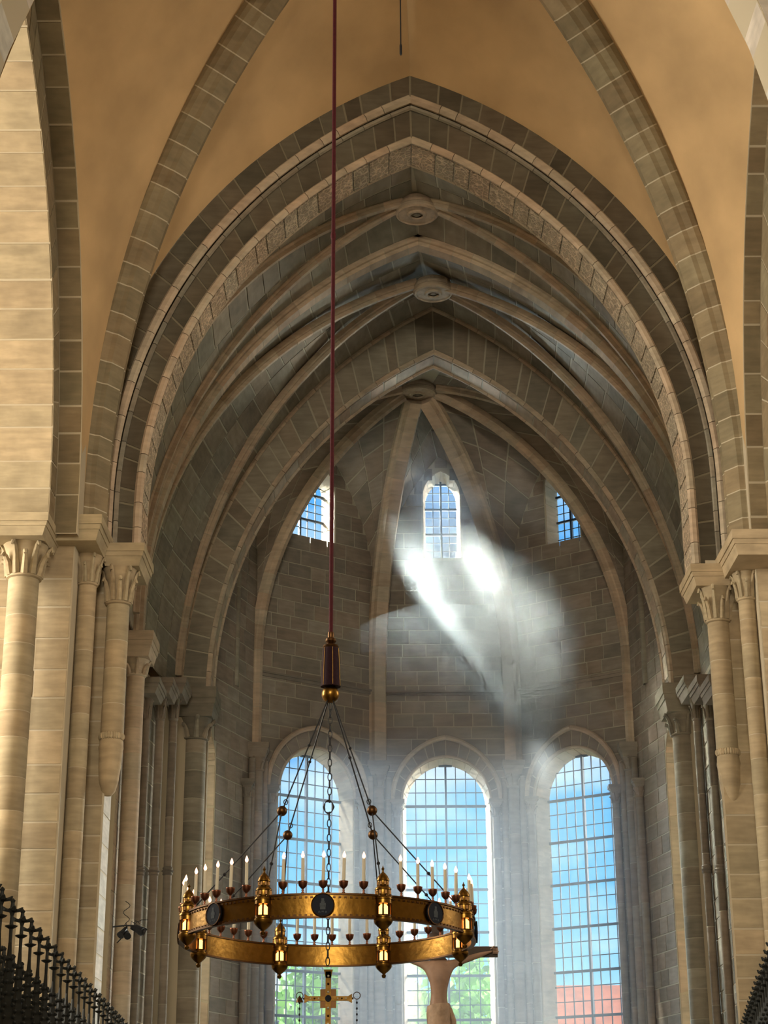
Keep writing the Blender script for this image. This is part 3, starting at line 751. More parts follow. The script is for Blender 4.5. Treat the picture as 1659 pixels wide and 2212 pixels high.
for i, S in enumerate(CORN):
    pts = []
    if i in (1, 2, 3, 4):
        pts += [Vector((S.x, S.y, ZI + (13 - ZI) * k / 6)) for k in range(6)]
    pts += [apse_rib_pt(S, k / 36) for k in range(35)]
    tgt = Vector((1.3, 42.5, 0))
    s_, i_ = rib_frames(pts, lambda k: Vector((tgt.x - pts[k].x, tgt.y - pts[k].y, (9 - pts[k].z) if pts[k].z > 13 else 0)))
    th = thing('vault_rib', rl[i], 'rib', pts[0])
    pr = ARPW if i in (2, 3) else ARP
    joint_core(th, pts, s_, i_, pr, 'mortar_choir'); sweep_run(th, pts, s_, i_, pr, 20 if i in (1, 2, 3, 4) else 15, 'stone_rib')

# ================================================================== PIERS, COLUMNS, WALLS BELOW THE VAULT
def courses(parent, A, B, z0, z1, nrm, mat, ln=(.5, .95), hh=(.38, .6), gap=.013, name='stone', t=.007):
    A = Vector(A); B = Vector(B); wd = (B - A).length; e = (B - A) / wd; nin = lambda p: Vector((nrm[0], nrm[1], 0))
    P = lambda u, v: Vector((A.x + e.x * u, A.y + e.y * u, v))
    z = z0
    while z < z1 - .05:
        h = min(ru(*hh), z1 - z); h = z1 - z if z1 - z - h < .2 else h
        n = max(1, round(wd / ru(*ln))); br = breaks(n, .3)
        for a, b in zip(br[:-1], br[1:]):
            m = MB(); g = ru(.7, 1.3) * gap
            patch(m, P, wd * a + g, wd * b - g, z + g, z + h - g, 1, 1, t + ru(-.002, .005), nin); m.build(name, mat, parent)
        z += h
def plane_mb(mb, A, B, z0, z1): mb.add([(A[0], A[1], z0), (B[0], B[1], z0), (B[0], B[1], z1), (A[0], A[1], z1)], [(0, 1, 2, 3)])
def capital(parent, c, r, z0, z1, mat, nleaf=8, rot=0.2):
    h = z1 - z0; b = MB()
    b.lathe([(r * 1.0, z0 - .02), (r * 1.16, z0 + .0), (r * 1.18, z0 + .03), (r * 1.04, z0 + .05), (r * 1.03, z0 + .25 * h), (r * 1.12, z0 + .55 * h), (r * 1.35, z0 + .85 * h), (r * 1.5, z1)], 18, (c[0], c[1], 0))
    o = b.build('capital', mat, parent, smooth=True)
    for i in range(nleaf):
        a = rot + 2 * math.pi * i / nleaf; tier = i % 2; k = 1.0 if tier == 0 else .66
        path = [(r * 1.02, .06 * h), (r * 1.12, .3 * h * k), (r * 1.22, .6 * h * k), (r * 1.45, .88 * h * k), (r * 1.68, .98 * h * k), (r * 1.74, .86 * h * k)]
        pts = [(c[0] + q[0] * math.cos(a), c[1] + q[0] * math.sin(a), z0 + q[1]) for q in path]
        MB().tube(pts, r * .2, 6, taper=[r * .26, r * .24, r * .2, r * .17, r * .18, r * .12]).build('leaf', mat, o, smooth=True)
    return o
def impost(parent, x0, x1, y0, y1, zb, zt, mat, ins=.1):
    h = zt - zb; b = MB(); s = .02
    b.box(x0, x1, y0, y1, zb + .62 * h, zt)
    b.frustum((x0 + ins * .35, x1 - ins * .35, y0 + ins * .35, y1 - ins * .35, zb + .42 * h), (x0 + s, x1 - s, y0 + s, y1 - s, zb + .62 * h))
    b.frustum((x0 + ins, x1 - ins, y0 + ins, y1 - ins, zb), (x0 + ins * .5, x1 - ins * .5, y0 + ins * .5, y1 - ins * .5, zb + .42 * h))
    return b.build('impost', mat, parent)
def drums(parent, c, r, z0, z1, mat, hh=(.42, .68), n=20, first=None):
    MB().lathe([(r - .004, z0), (r - .004, z1)], n, (c[0], c[1], 0), cap=False).build('joint_core', 'mortar' if mat in ('stone_pier', 'stone_reveal') else 'mortar_choir', parent, smooth=True)
    z = z0; k = 0
    while z < z1 - .02:
        h = ru(*hh) if not (k == 0 and first) else first - z0
        h = min(h, z1 - z); h = z1 - z if z1 - z - h < .25 else h
        MB().lathe([(r - .006, z), (r, z + .008), (r, z + h - .012), (r - .006, z + h - .008)], n, (c[0], c[1], 0), cap=False).build('drum', mat, parent, smooth=True)
        z += h; k += 1
def column(name, label, cat, c, r, z0, zc0, zc1, zt, mat, imp=None, hh=(.42, .68), group=None, first=2.0, ring=None, nleaf=8, n=20):
    th = thing(name, label, cat, (c[0], c[1], z0), group=group)
    drums(th, c, r, z0, zc0, mat, hh, n, first if z0 < 0 else None)
    if zc1 > zc0: capital(th, c, r, zc0, zc1, mat, nleaf)
    if imp: impost(th, *imp, zc1, zt, mat)
    if ring:
        for zr in (ring if isinstance(ring, (list, tuple)) else [ring]):
            MB().lathe([(r * .98, zr - .10), (r * 1.25, zr - .07), (r * 1.12, zr - .03), (r * 1.5, zr), (r * 1.12, zr + .03), (r * 1.25, zr + .07), (r * .98, zr + .10)], 14, (c[0], c[1], 0), cap=False).build('shaft_ring', mat, th, smooth=True)
    return th
def X(px, py, d): return at(px, py, d).x
def Z(px, py, d): return at(px, py, d).z

# ---- left crossing pier
m = MB(); xg0, xg1 = X(149, 1400, 29.7), X(164, 1400, 30.5)
yA = 29.72
plane_mb(m, (-7.8, yA), (xg0, yA), ZF, 10.95); plane_mb(m, (xg0, yA), (xg0, 30.75), ZF, 10.95); plane_mb(m, (xg0, 30.75), (-4.95, 30.75), ZF, 10.95)
plane_mb(m, (-4.95, 30.75), (-5.28, 31.0), ZF, 10.95); plane_mb(m, (-5.28, 31.0), (-5.28, 33.6), ZF, 10.6)
plane_mb(m, (-5.28, 33.6), (-5.7, 33.65), ZF, 10.6); plane_mb(m, (-5.7, 33.65), (-5.7, 35.2), ZF, 10.6); plane_mb(m, (-5.7, 35.2), (-5.45, 35.25), ZF, 10.6)
plane_mb(m, (-5.45, 35.25), (-5.45, 36.4), ZF, 10.6); plane_mb(m, (-5.45, 36.4), (-5.6, 36.45), ZF, 10.6); plane_mb(m, (-5.6, 36.45), (-5.2, 40.6), ZF, 10.6); plane_mb(m, (-5.2, 40.6), (-4.6, 41.0), ZF, 10.6); plane_mb(m, (-4.6, 41.0), (-4.45, 41.75), ZF, 14)
wl_ = m.build('wall_left', 'mortar', kind='structure', label='left crossing pier and choir side wall of sandstone blocks')
courses(wl_, (-7.8, yA), (xg0 - .01, yA), -1.5, 10.9, (0, -1), 'stone_pier', hh=(.42, .72))
courses(wl_, (xg0 + .02, 30.75), (-4.97, 30.75), -1.5, 10.9, (0, -1), 'stone_pier', ln=(1.2, 1.5))
courses(wl_, (-5.28, 31.02), (-5.28, 33.58), -1.5, 10.5, (1, 0), 'stone_white_lit', ln=(.8, 1.4))
courses(wl_, (-5.45, 35.27), (-5.45, 36.38), -1.5, 10.5, (1, 0), 'stone_reveal', ln=(.9, 1.2))
courses(wl_, (-5.59, 36.5), (-5.21, 40.55), -1.5, 10.5, (1, .1), 'stone_choir', ln=(.7, 1.2))
d = 29.2; c = (X(51, 1260, d), d)
column('half_column', 'thick sandstone half column with leafy capital at the left edge', 'column', c, .265, ZF, Z(51, 1252, d), Z(51, 1182, d), Z(51, 1137, d), 'stone_pier', (c[0] - .7, c[0] + .50, d - .72, 29.75), n=24, nleaf=12)
d = 30.3; c = (X(189, 1270, d), d)
column('wall_shaft', 'slender wall shaft with leafy capital, under the left vault rib', 'column', c, .165, ZF, Z(189, 1266, d), Z(189, 1203, d), Z(189, 1152, d), 'stone_pier', (c[0] - .62, c[0] + .36, d - 1.0, 30.8), nleaf=10)
def corbel_column(label, px, py, d, r, ycap0, ycap1, yimp, ybot, ytip, lit_dx, mat):
    c = (X(px, py, d), d); zc0, zc1, zt = Z(px, ycap0, d), Z(px, ycap1, d), Z(px, yimp, d); zb, ztip = Z(px, ybot, d), Z(px, ytip, d)
    th = thing('corbel_column', label, 'column', (c[0], c[1], ztip))
    drums(th, c, r, zb, zc0, mat, (.5, .8), 22); capital(th, c, r, zc0, zc1, mat, 12)
    impost(th, c[0] - .34 + min(lit_dx, 0) * 1.0, c[0] + .34 + max(lit_dx, 0), d - .36, d + 1.0, zc1, zt, mat)
    H = zb - ztip; sx = -lit_dx * .55
    prof = [(r * .30, 0), (r * .62, .07), (r * .84, .25), (r * .97, .5), (r * 1.03, .80), (r * 1.10, .86), (r * 1.03, .92), (r, 1.0)]
    vs = []; n = 20
    for (q, f) in prof:
        for i in range(n):
            a = 2 * math.pi * i / n; vs.append((c[0] + sx * (1 - f) * .5 + q * math.cos(a), c[1] + .12 * (1 - f) + q * math.sin(a), ztip + H * f))
    fs = [(j * n + i, j * n + (i + 1) % n, (j + 1) * n + (i + 1) % n, (j + 1) * n + i) for j in range(len(prof) - 1) for i in range(n)]
    MB().add(vs, fs + [tuple(range(n))[::-1]]).build('corbel', mat, th, smooth=True)
    for i in range(14):
        a = math.pi + math.pi * (i + .5) / 14; MB().ball((c[0] + r * math.cos(a), c[1] + r * math.sin(a), zb + .06), .035, 8, 6, 1.8).build('corbel_leaf', mat, th)
    return th
corbel_column('round shaft on a pointed corbel ending in mid air, left of the red cord', 256, 1300, 30.7, .205, 1308, 1232, 1186, 1600, 1716, .14, 'stone_pier')
d = 35.7; c = (X(293, 1470, d), d)
column('wall_shaft', 'half hidden sunlit shaft behind the left corbel column', 'column', c, .19, ZF, Z(300, 1462, d), Z(300, 1428, d), Z(300, 1376, d), 'stone_reveal', (c[0] - .3, c[0] + .40, d - .5, d + .55))
# thin shafts of the left choir wall
for i, (px, d, r, lab) in enumerate(((313, 37.4, .085, 'first from the corbel column'), (343, 38.6, .095, 'second from the corbel column'), (372, 39.8, .095, 'third from the corbel column'))):
    c = (X(px, 1620, d), d)
    column('colonnette', 'thin grey colonnette with shaft ring on the left choir wall, ' + lab, 'column', c, r, ZF, Z(px, 1556, d), Z(px, 1510, d), Z(px, 1478, d), 'stone_apse', (c[0] - .6, c[0] + .34, d - .62, d + .62), hh=(1.2, 1.8), ring=Z(px, 1882, d), nleaf=6, n=12)
d = 41.1; c = (X(420, 1640, d), d)
column('round_column', 'stout grey column carrying the left end of the apse arch', 'column', c, .27, ZF, Z(430, 1600, d), Z(430, 1555, d), Z(430, 1494, d), 'stone_choir', (c[0] - .5, c[0] + .52, d - .5, d + .75))
# ---- right crossing pier
m = MB(); yB = 30.6
xr0 = X(1646, 1400, yB)
plane_mb(m, (8.6, yB), (xr0, yB), ZF, 10.75); plane_mb(m, (xr0, yB), (xr0, 31.4), ZF, 10.75); plane_mb(m, (xr0, 31.4), (6.05, 31.4), ZF, 10.75)
plane_mb(m, (6.05, 31.4), (6.42, 31.7), ZF, 10.7); plane_mb(m, (6.42, 31.7), (6.42, 33.3), ZF, 10.6); plane_mb(m, (6.42, 33.3), (6.9, 33.4), ZF, 10.6); plane_mb(m, (6.9, 33.4), (7.25, 36.4), ZF, 10.6)
plane_mb(m, (7.25, 36.4), (7.35, 40.6), ZF, 10.6); plane_mb(m, (7.35, 40.6), (7.15, 41.0), ZF, 10.6); plane_mb(m, (7.15, 41.0), (7.05, 41.75), ZF, 14)
wr_ = m.build('wall_right', 'mortar', kind='structure', label='right crossing pier and choir side wall of sandstone blocks')
courses(wr_, (xr0 + .01, yB), (8.6, yB), -1.5, 10.7, (0, -1), 'stone_pier', hh=(.42, .72))
courses(wr_, (6.07, 31.4), (xr0 - .02, 31.4), -1.5, 10.7, (0, -1), 'stone_pier', ln=(1.2, 1.5))
courses(wr_, (6.42, 31.72), (6.42, 33.28), -1.5, 10.5, (-1, 0), 'stone_white_lit', ln=(.8, 1.2))
courses(wr_, (6.93, 33.5), (7.24, 36.35), -1.5, 10.5, (-1, 0), 'stone_choir')
courses(wr_, (7.25, 36.45), (7.34, 40.55), -1.5, 10.5, (-1, 0), 'stone_choir')
d = 30.9; c = (X(1613, 1300, d), d)
column('wall_shaft', 'slender wall shaft with leafy capital, under the right vault rib', 'column', c, .155, ZF, Z(1610, 1298, d), Z(1610, 1240, d), Z(1610, 1190, d), 'stone_pier', (c[0] - .42, c[0] + .95, d - 1.2, 31.5), nleaf=10)
corbel_column('round shaft on a pointed corbel ending in mid air, at the right edge', 1551, 1346, 31.45, .20, 1346, 1274, 1230, 1634, 1756, -.16, 'stone_pier')
for i, (px, d, r, lab) in enumerate(((1575, 36.6, .10, 'first from the corbel column'), (1548, 38.2, .095, 'second from the corbel column'), (1519, 39.8, .095, 'third from the corbel column'))):
    c = (X(px, 1760, d), d)
    column('colonnette', 'thin grey colonnette with shaft ring on the right choir wall, ' + lab, 'column', c, r, ZF, Z(px, 1556, d), Z(px, 1510, d), Z(px, 1472, d), 'stone_apse', (c[0] - .34, c[0] + .6, d - .62, d + .62), hh=(1.2, 1.8), ring=Z(px, 1878, d), nleaf=6, n=12)
d = 41.1; c = (X(1481, 1640, d), d)
column('round_column', 'stout grey column carrying the right end of the apse arch', 'column', c, .27, ZF, Z(1478, 1590, d), Z(1478, 1545, d), Z(1478, 1486, d), 'stone_choir', (c[0] - .52, c[0] + .5, d - .5, d + .75))

# ---- apse shafts between the windows, blind arches and ledge
def inside(S, k=.16):
    v = Vector((1.4, 41.5)) - S; v.normalize(); return S + v * k
cn = {1: 'between side window and left window', 2: 'between left and middle windows', 3: 'between middle and right windows', 4: 'between right window and side window'}
for i in (1, 2, 3, 4):
    S = CORN[i]; p = inside(S, .14); v = (Vector((1.4, 41.5)) - S).normalized(); ang = math.atan2(v.y, v.x)
    column('apse_shaft', 'main shaft with stepped capital in the apse ' + cn[i], 'column', (p.x, p.y), .15, ZF, 9.62, 9.95, 10.32, 'stone_apse', (p.x - .30, p.x + .30, p.y - .28, p.y + .2), hh=(1.0, 1.6), nleaf=6, n=14)
    for F, sg, word in ((FAC[i], 1, 'right'), (FAC[i - 1], -1, 'left')):
        for off, r, hi, w2 in ((.30, .085, None, 'inner'), (.54, .10, 9.28, 'outer')):
            u = off if sg == 1 else F.w - off; q = F.P(u, 0, -.10)
            if hi: column('colonnette', 'thin apse colonnette with capital %s, %s one on the %s' % (cn[i], w2, word), 'column', (q.x, q.y), r, ZF, 8.85, 9.08, 9.3, 'stone_apse', (q.x - .19, q.x + .19, q.y - .19, q.y + .15), hh=(1.4, 2.2), nleaf=6, n=12)
            else: column('colonnette', 'plain thin apse colonnette %s, %s one on the %s' % (cn[i], w2, word), 'column', (q.x, q.y), r, ZF, 9.9, 9.9, 9.9, 'stone_apse', None, hh=(1.4, 2.2), n=12)
for fi in (1, 2, 3):
    F = FAC[fi]; uc = F.w / 2; par = APW[fi]; nin = lambda p, F=F: Vector((F.n.x, F.n.y, 0))
    for sg in (-1, 1):
        a = Arc(uc + sg * 1.20, 9.27, uc, 10.50, 9.27); b = Arc(uc + sg * (F.w / 2 - .40), 9.30, uc, 11.02, 9.30)
        def ring(u, v, a=a, b=b, F=F):
            x0, z0 = a.pt(u); x1, z1 = b.pt(u); return F.P(x0 + (x1 - x0) * v, z0 + (z1 - z0) * v, -.03)
        sheet(ring, 16, 1, nin).build('arch_bed', 'mortar_choir', par)
        stones(par, ring, breaks(7), 0, 1, 2.4, .35, 'stone_apse', nin, nu=3, name='arch_stone')
        for (arc, rr, dep) in ((b, .07, -.08), (a, .04, -.05)):
            pts = [F.P(*arc.pt(k / 20), dep) for k in range(21)]
            MB().tube(pts, rr, 8).build('arch_moulding', 'stone_rib', par, smooth=True)
    m2 = MB()
    for (zz, h, o_) in ((12.28, .05, .10), (12.20, .08, .05)):
        A_, B_ = F.P(.1, zz), F.P(F.w - .1, zz); n3 = Vector((F.n.x, F.n.y, 0)) * o_
        m2.add([A_, B_, B_ + n3, A_ + n3, A_ + Vector((0, 0, h)), B_ + Vector((0, 0, h)), B_ + n3 + Vector((0, 0, h)), A_ + n3 + Vector((0, 0, h))], [(0, 3, 2, 1), (4, 5, 6, 7), (0, 1, 5, 4), (1, 2, 6, 5), (2, 3, 7, 6), (3, 0, 4, 7)])
    m2.build('ledge', 'stone_apse', par)
for px, d, lab in ((508, 43.6, 'dark round shaft high on the left apse wall behind the arch'), (1393, 43.6, 'dark round shaft high on the right apse wall behind the arch')):
    c = (X(px, 1380, d), d)
    th = thing('wall_shaft', lab, 'column', (c[0], c[1], 11.6)); drums(th, c, .12, 11.6, 17.5, 'stone_choir', (1.2, 1.8), 12)

# ================================================================== CHANDELIER
TILT = math.radians(2.6)   # the wheel hangs a little low on the far side
RC = 1.62; CC = Vector((at(708, 2035, 20).x, 20.0, 2.36))
ch = thing('wheel_chandelier', 'large gilded wheel chandelier with candles and lantern towers', 'chandelier', CC)
def ringmesh(r0, r1, z0, z1, n=120):
    b = MB(); vs = []
    for i in range(n):
        a = 2 * math.pi * i / n
        for (r, z) in ((r0, z0), (r1, z0), (r1, z1), (r0, z1)): vs.append((CC.x + r * math.cos(a), CC.y + r * math.sin(a), CC.z + z))
    fs = []
    for i in range(n):
        j = (i + 1) % n
        for k in range(4): fs.append((i * 4 + k, j * 4 + k, j * 4 + (k + 1) % 4, i * 4 + (k + 1) % 4))
    return b.add(vs, fs)
ringmesh(RC - .012, RC + .012, .015, .235).build('band', 'gold', ch, smooth=True)
for z in (0.0, .235): ringmesh(RC - .025, RC + .028, z, z + .018).build('band_rim', 'gold_dark', ch, smooth=True)
b = MB()
for i in range(176):
    a = 2 * math.pi * i / 176
    for z in (.028, .212):
        ca, sa = math.cos(a), math.sin(a); r = RC + .016; tx, ty = -sa * .014, ca * .014
        p = Vector((CC.x + r * ca, CC.y + r * sa, CC.z + z))
        b.add([p + Vector((-tx, -ty, -.011)), p + Vector((tx, ty, -.011)), p + Vector((tx, ty, .011)), p + Vector((-tx, -ty, .011)),
               p + Vector((-tx + ca * .006, -ty + sa * .006, -.009)), p + Vector((tx + ca * .006, ty + sa * .006, -.009)), p + Vector((tx + ca * .006, ty + sa * .006, .009)), p + Vector((-tx + ca * .006, -ty + sa * .006, .009))],
              [(4, 5, 6, 7), (0, 1, 5, 4), (1, 2, 6, 5), (2, 3, 7, 6), (3, 0, 4, 7)])
b.build('band_studs', 'gold_dark', ch, kind='stuff')
for k in range(8):   # round enamel medallions
    a = math.radians(45 * k); ca, sa = math.cos(a), math.sin(a); c = Vector((CC.x + (RC + .02) * ca, CC.y + (RC + .02) * sa, CC.z + .125))
    def disc(r, d0, d1, n=28):
        vs = []
        for dd in (d0, d1):
            for i in range(n):
                q = 2 * math.pi * i / n; vs.append(c + Vector((-sa, ca, 0)) * (r * math.cos(q)) + Vector((0, 0, r * math.sin(q))) + Vector((ca, sa, 0)) * dd)
        return MB().add(vs, [(i, (i + 1) % n, n + (i + 1) % n, n + i) for i in range(n)] + [tuple(n + i for i in range(n))])
    md = disc(.118, 0, .02).build('medallion', 'enamel', ch)
    rp = [c + Vector((-sa, ca, 0)) * (.116 * math.cos(q)) + Vector((0, 0, .116 * math.sin(q))) + Vector((ca, sa, 0)) * .02 for q in [2 * math.pi * i / 28 for i in range(28)]]
    MB().tube(rp, .007, 6, closed=True).build('medallion_rim', 'gold_dark', md)
    f = MB()   # pale seated figure and a line of worn lettering on each medallion
    e1 = Vector((-sa, ca, 0)); e3 = Vector((ca, sa, 0)); o_ = c + e3 * .022
    def dot(u, v, s, w=1.0): 
        p = o_ + e1 * u + Vector((0, 0, v)); f.add([p - e1 * s * w - Vector((0, 0, s)), p + e1 * s * w - Vector((0, 0, s)), p + e1 * s * w + Vector((0, 0, s)), p - e1 * s * w + Vector((0, 0, s))], [(0, 1, 2, 3)])
    dot(0, .055, .014); dot(0, .015, .024, .8); dot(-.025, .0, .02, .3); dot(.025, .0, .02, .3); dot(0, -.025, .02, 1.4)
    for u in (-.042, -.028, -.008, .008, .028, .04): dot(u, -.07 + .004 * math.cos(u * 90), .008, .35)
    for u in (-.035, .0, .034): dot(u, -.064, .003, 1.6)
    f.build('medallion_picture', 'enamel_pale', md)
def tower(a):
    ca, sa = math.cos(a), math.sin(a); c = (CC.x + RC * ca, CC.y + RC * sa, CC.z)
    g = MB(); g.lathe([(.012, -.155), (.022, -.145), (.028, -.125), (.016, -.11), (.022, -.10), (.05, -.08), (.085, -.045), (.098, -.02), (.098, .01), (.088, .02), (.088, .035)], 12, c)
    base = g.build('lantern_tower', 'gold', ch, smooth=True)
    b_ = MB()
    for i in range(8):
        q = a + math.pi / 8 + i * math.pi / 4; p = (c[0] + .082 * math.cos(q), c[1] + .082 * math.sin(q))
        b_.tube([(p[0], p[1], CC.z + .03), (p[0], p[1], CC.z + .165)], .011, 6)
    b_.lathe([(.075, .03), (.089, .03), (.089, .045), (.075, .045)], 16, c, cap=False)
    b_.build('lantern_posts', 'gold_dark', base)
    MB().lathe([(.02, .035), (.056, .05), (.056, .13), (.03, .16)], 12, c).build('lantern_light', 'lamp_glow', base, smooth=True)
    r_ = MB(); r_.lathe([(.080, .155), (.094, .16), (.094, .20), (.100, .205), (.098, .225), (.084, .24), (.080, .25), (.080, .30), (.088, .305), (.086, .32), (.062, .345), (.058, .35), (.058, .395), (.068, .40), (.064, .42), (.05, .45), (.028, .475), (.012, .49), (.009, .51), (.018, .525), (.006, .545), (.003, .56)], 16, c)
    ro = r_.build('lantern_roof', 'gold', base, smooth=True)
    n_ = MB()
    for i in range(8):
        q = a + i * math.pi / 4; n_.box(c[0] + .081 * math.cos(q) - .010, c[0] + .081 * math.cos(q) + .010, c[1] + .081 * math.sin(q) - .010, c[1] + .081 * math.sin(q) + .010, CC.z + .255, CC.z + .295)
        n_.box(c[0] + .058 * math.cos(q) - .008, c[0] + .058 * math.cos(q) + .008, c[1] + .058 * math.sin(q) - .008, c[1] + .058 * math.sin(q) + .008, CC.z + .355, CC.z + .39)
        n_.ball((c[0] + .092 * math.cos(q), c[1] + .092 * math.sin(q), CC.z + .235), .012, 6, 5)
    n_.build('tower_openings', 'gold_dark', base)
for k in range(8): tower(math.radians(22.5 + 45 * k))
cupm = None
for k in range(48):
    if k % 6 == 3: continue
    a = math.radians(7.5 * k); p = Vector((RC * math.cos(a), RC * math.sin(a), .253))
    if cupm is None:
        b = MB(); b.lathe([(.016, 0), (.018, .008), (.008, .02), (.015, .032), (.008, .045), (.02, .055), (.042, .08), (.048, .115), (.05, .125), (.04, .125), (.03, .095)], 12)
        cupm = bpy.data.meshes.new('cup'); cupm.from_pydata(b.v, [], b.f); cupm.materials.append(MAT['copper']); cupm.shade_smooth()
        b = MB(); b.lathe([(.018, 0), (.017, .26), (.012, .268)], 10)
        canm = bpy.data.meshes.new('candle'); canm.from_pydata(b.v, [], b.f); canm.materials.append(MAT['wax'])
        b = MB(); b.lathe([(.003, 0), (.015, .014), (.019, .03), (.012, .052), (.002, .075)], 8)
        flm = bpy.data.meshes.new('flame'); flm.from_pydata(b.v, [], b.f); flm.materials.append(MAT['flame']); flm.shade_smooth()
    cu = inst(cupm, 'candle_cup', ch, p)
    cd = inst(canm, 'candle', ch, p + Vector((0, 0, .10)), (ru(-.03, .03), ru(-.03, .03), 0))
    inst(flm, 'flame', cd, (0, 0, .265))
HUB = at(714, 1500, 20.0)
SPH = [Vector((CC.x + .74 * math.cos(math.radians(q)), 20 + .74 * math.sin(math.radians(q)), 3.70)) for q in (45, 135, 225, 315)]
SPH = [Vector((CC.x + sx * .50, 20 + sy * .60, 3.72)) for sx, sy in ((1, 1), (-1, 1), (-1, -1), (1, -1))]
for i, s in enumerate(SPH):
    sp = MB().ball(s, .058, 14, 10).build('suspension_ball', 'gold_dark', ch, smooth=True)
    h0 = HUB + Vector(((s.x - HUB.x) * .06, (s.y - HUB.y) * .06 - (HUB.z - CC.z) * math.tan(TILT), -.08)); rd = MB().tube([h0, s + (h0 - s).normalized() * .05], .0085, 6).build('suspension_rod', 'iron', ch)
    MB().ball(h0.lerp(s, .42 + .03 * (i % 2)), .019, 8, 6).build('rod_bead', 'iron', rd)
    tp = s + (h0 - s).normalized() * .12
    MB().tube([tp + Vector((.022 * math.cos(q), 0, .03 * math.sin(q))) for q in [2 * math.pi * k / 10 for k in range(10)]], .006, 5, closed=True).build('rod_eye', 'iron', rd)
    for da in (-22.5, 22.5):
        aa = math.atan2(s.y - 20, s.x - CC.x); aa = math.radians(round(math.degrees(aa) / 45 - .0) * 45) if False else math.radians([45, 135, 225, 315][i])
        q = aa + math.radians(da); e = Vector((CC.x + RC * math.cos(q) * .985, 20 + RC * math.sin(q) * .985, CC.z + .25)); s0 = s + (e - s).normalized() * .05
        rd = MB().tube([s0, e], .0075, 6).build('suspension_rod', 'iron', ch)
        MB().ball(s0.lerp(e, .62), .02, 8, 6).build('rod_bead', 'iron', rd)
ch.rotation_euler = (-TILT, 0, 0)
# central chain, with two pierced lozenges
def link(c, hl, r, turn, wd):
    u = Vector((1, 0, 0)) if turn else Vector((.25, .97, 0))
    return MB().tube([c + u * (wd * math.cos(q)) + Vector((0, 0, hl * math.sin(q))) for q in [2 * math.pi * k / 12 for k in range(12)]], r, 5, closed=True)
chn = thing('centre_chain', 'dark iron chain hanging down the middle of the chandelier', 'chain', (CC.x, 20, 2.2))
z = HUB.z - .10; k = 0
while z > 2.16:
    if k in (14, 26):
        b = MB(); c = Vector((CC.x, 20, z - .06))
        for q in range(4): b.tube([c + Vector((.055 * math.cos(t + q * math.pi / 2), 0, .075 * math.sin(t + q * math.pi / 2))) for t in (0, math.pi / 4, math.pi / 2)], .008, 5, taper=[.016, .006, .016])
        b.build('lozenge', 'iron', chn); z -= .12
    else:
        link(Vector((CC.x + (HUB.x - CC.x) * (z - 2.1) / (HUB.z - 2.1), 20, z - .045)), .048, .006, k % 2 == 0, .021).build('link', 'iron', chn); z -= .083
    k += 1
# red cord with tassel
cord = thing('suspension_cord', 'long dark red cord with tassel carrying the chandelier', 'cord', (HUB.x, 20, HUB.z))
MB().tube([(HUB.x, 20, HUB.z + .7 + (22.8 - HUB.z - .7) * i / 24) for i in range(25)], .026, 10).build('cord', 'red_cord', cord, smooth=True)
zk = at(728, 510, 20).z; MB().ball((HUB.x, 20, zk), .036, 10, 6, 2.2).build('cord_knot', 'red_cord', cord, smooth=True)
zt0, zt1 = at(714, 1482, 20).z, at(714, 1398, 20).z
ts = MB(); ts.lathe([(.118, zt0 - .01), (.116, zt0 + .02), (.108, zt0 + .2), (.094, zt1 - .03), (.085, zt1)], 22, (HUB.x, 20, 0)); tso = ts.build('tassel', 'tassel', cord, smooth=True)
for i in range(6):
    a = -math.pi / 2 + .25 + i * math.pi / 3; MB().tube([(HUB.x + r * math.cos(a), 20 + r * math.sin(a), z_) for r, z_ in ((.117, zt0), (.110, zt0 + .2), (.096, zt1 - .02))], .004, 5).build('gold_braid', 'gold_cross', tso)
MB().lathe([(.09, zt1 - .015), (.098, zt1), (.09, zt1 + .02), (.05, zt1 + .03), (.045, zt1 + .04), (.066, zt1 + .07), (.06, zt1 + .10), (.035, zt1 + .115), (.04, zt1 + .15), (.035, zt1 + .18)], 18, (HUB.x, 20, 0)).build('tassel_head', 'gold_dark', cord, smooth=True)
MB().ball(HUB, .105, 22, 14).build('hub_ball', 'gold', cord, smooth=True)
# hanging cross under the chandelier
CR = at(709, 2157, 20.0)
cx_ = thing('hanging_cross', 'small jewelled gilt cross hanging below the chandelier', 'cross', CR)
b = MB(); b.box(CR.x - .03, CR.x + .03, CR.y - .012, CR.y + .012, CR.z - .6, CR.z + .29); b.frustum((CR.x - .03, CR.x + .03, CR.y - .012, CR.y + .012, CR.z + .22), (CR.x - .05, CR.x + .05, CR.y - .012, CR.y + .012, CR.z + .31)); b.build('upright', 'gold_cross', cx_)
for sg in (-1, 1):
    x0, x1, x2 = CR.x + sg * .03, CR.x + sg * .22, CR.x + sg * .262
    vs = [(x0, -.025), (x1, -.025), (x2, -.05), (x2, .05), (x1, .025), (x0, .025)]
    n = 6; V = [(x, CR.y - .012, CR.z + z_) for x, z_ in vs] + [(x, CR.y + .012, CR.z + z_) for x, z_ in vs]
    MB().add(V, [tuple(range(6)), tuple(range(11, 5, -1))] + [(i, (i + 1) % 6, 6 + (i + 1) % 6, 6 + i) for i in range(6)]).build('arm', 'gold_cross', cx_)
    MB().ball((x2 + sg * .006, CR.y, CR.z), .012, 8, 6).build('arm_knob', 'gold_dark', cx_)
MB().box(CR.x - .088, CR.x + .088, CR.y - .004, CR.y + .016, CR.z - .10, CR.z + .10).build('back_plate', 'gold_dark', cx_)
MB().lathe([(.034, -.008), (.036, 0), (.02, .012)], 16, (CR.x, CR.y - .014, CR.z), axis='y').build('centre_stone', 'enamel', cx_)
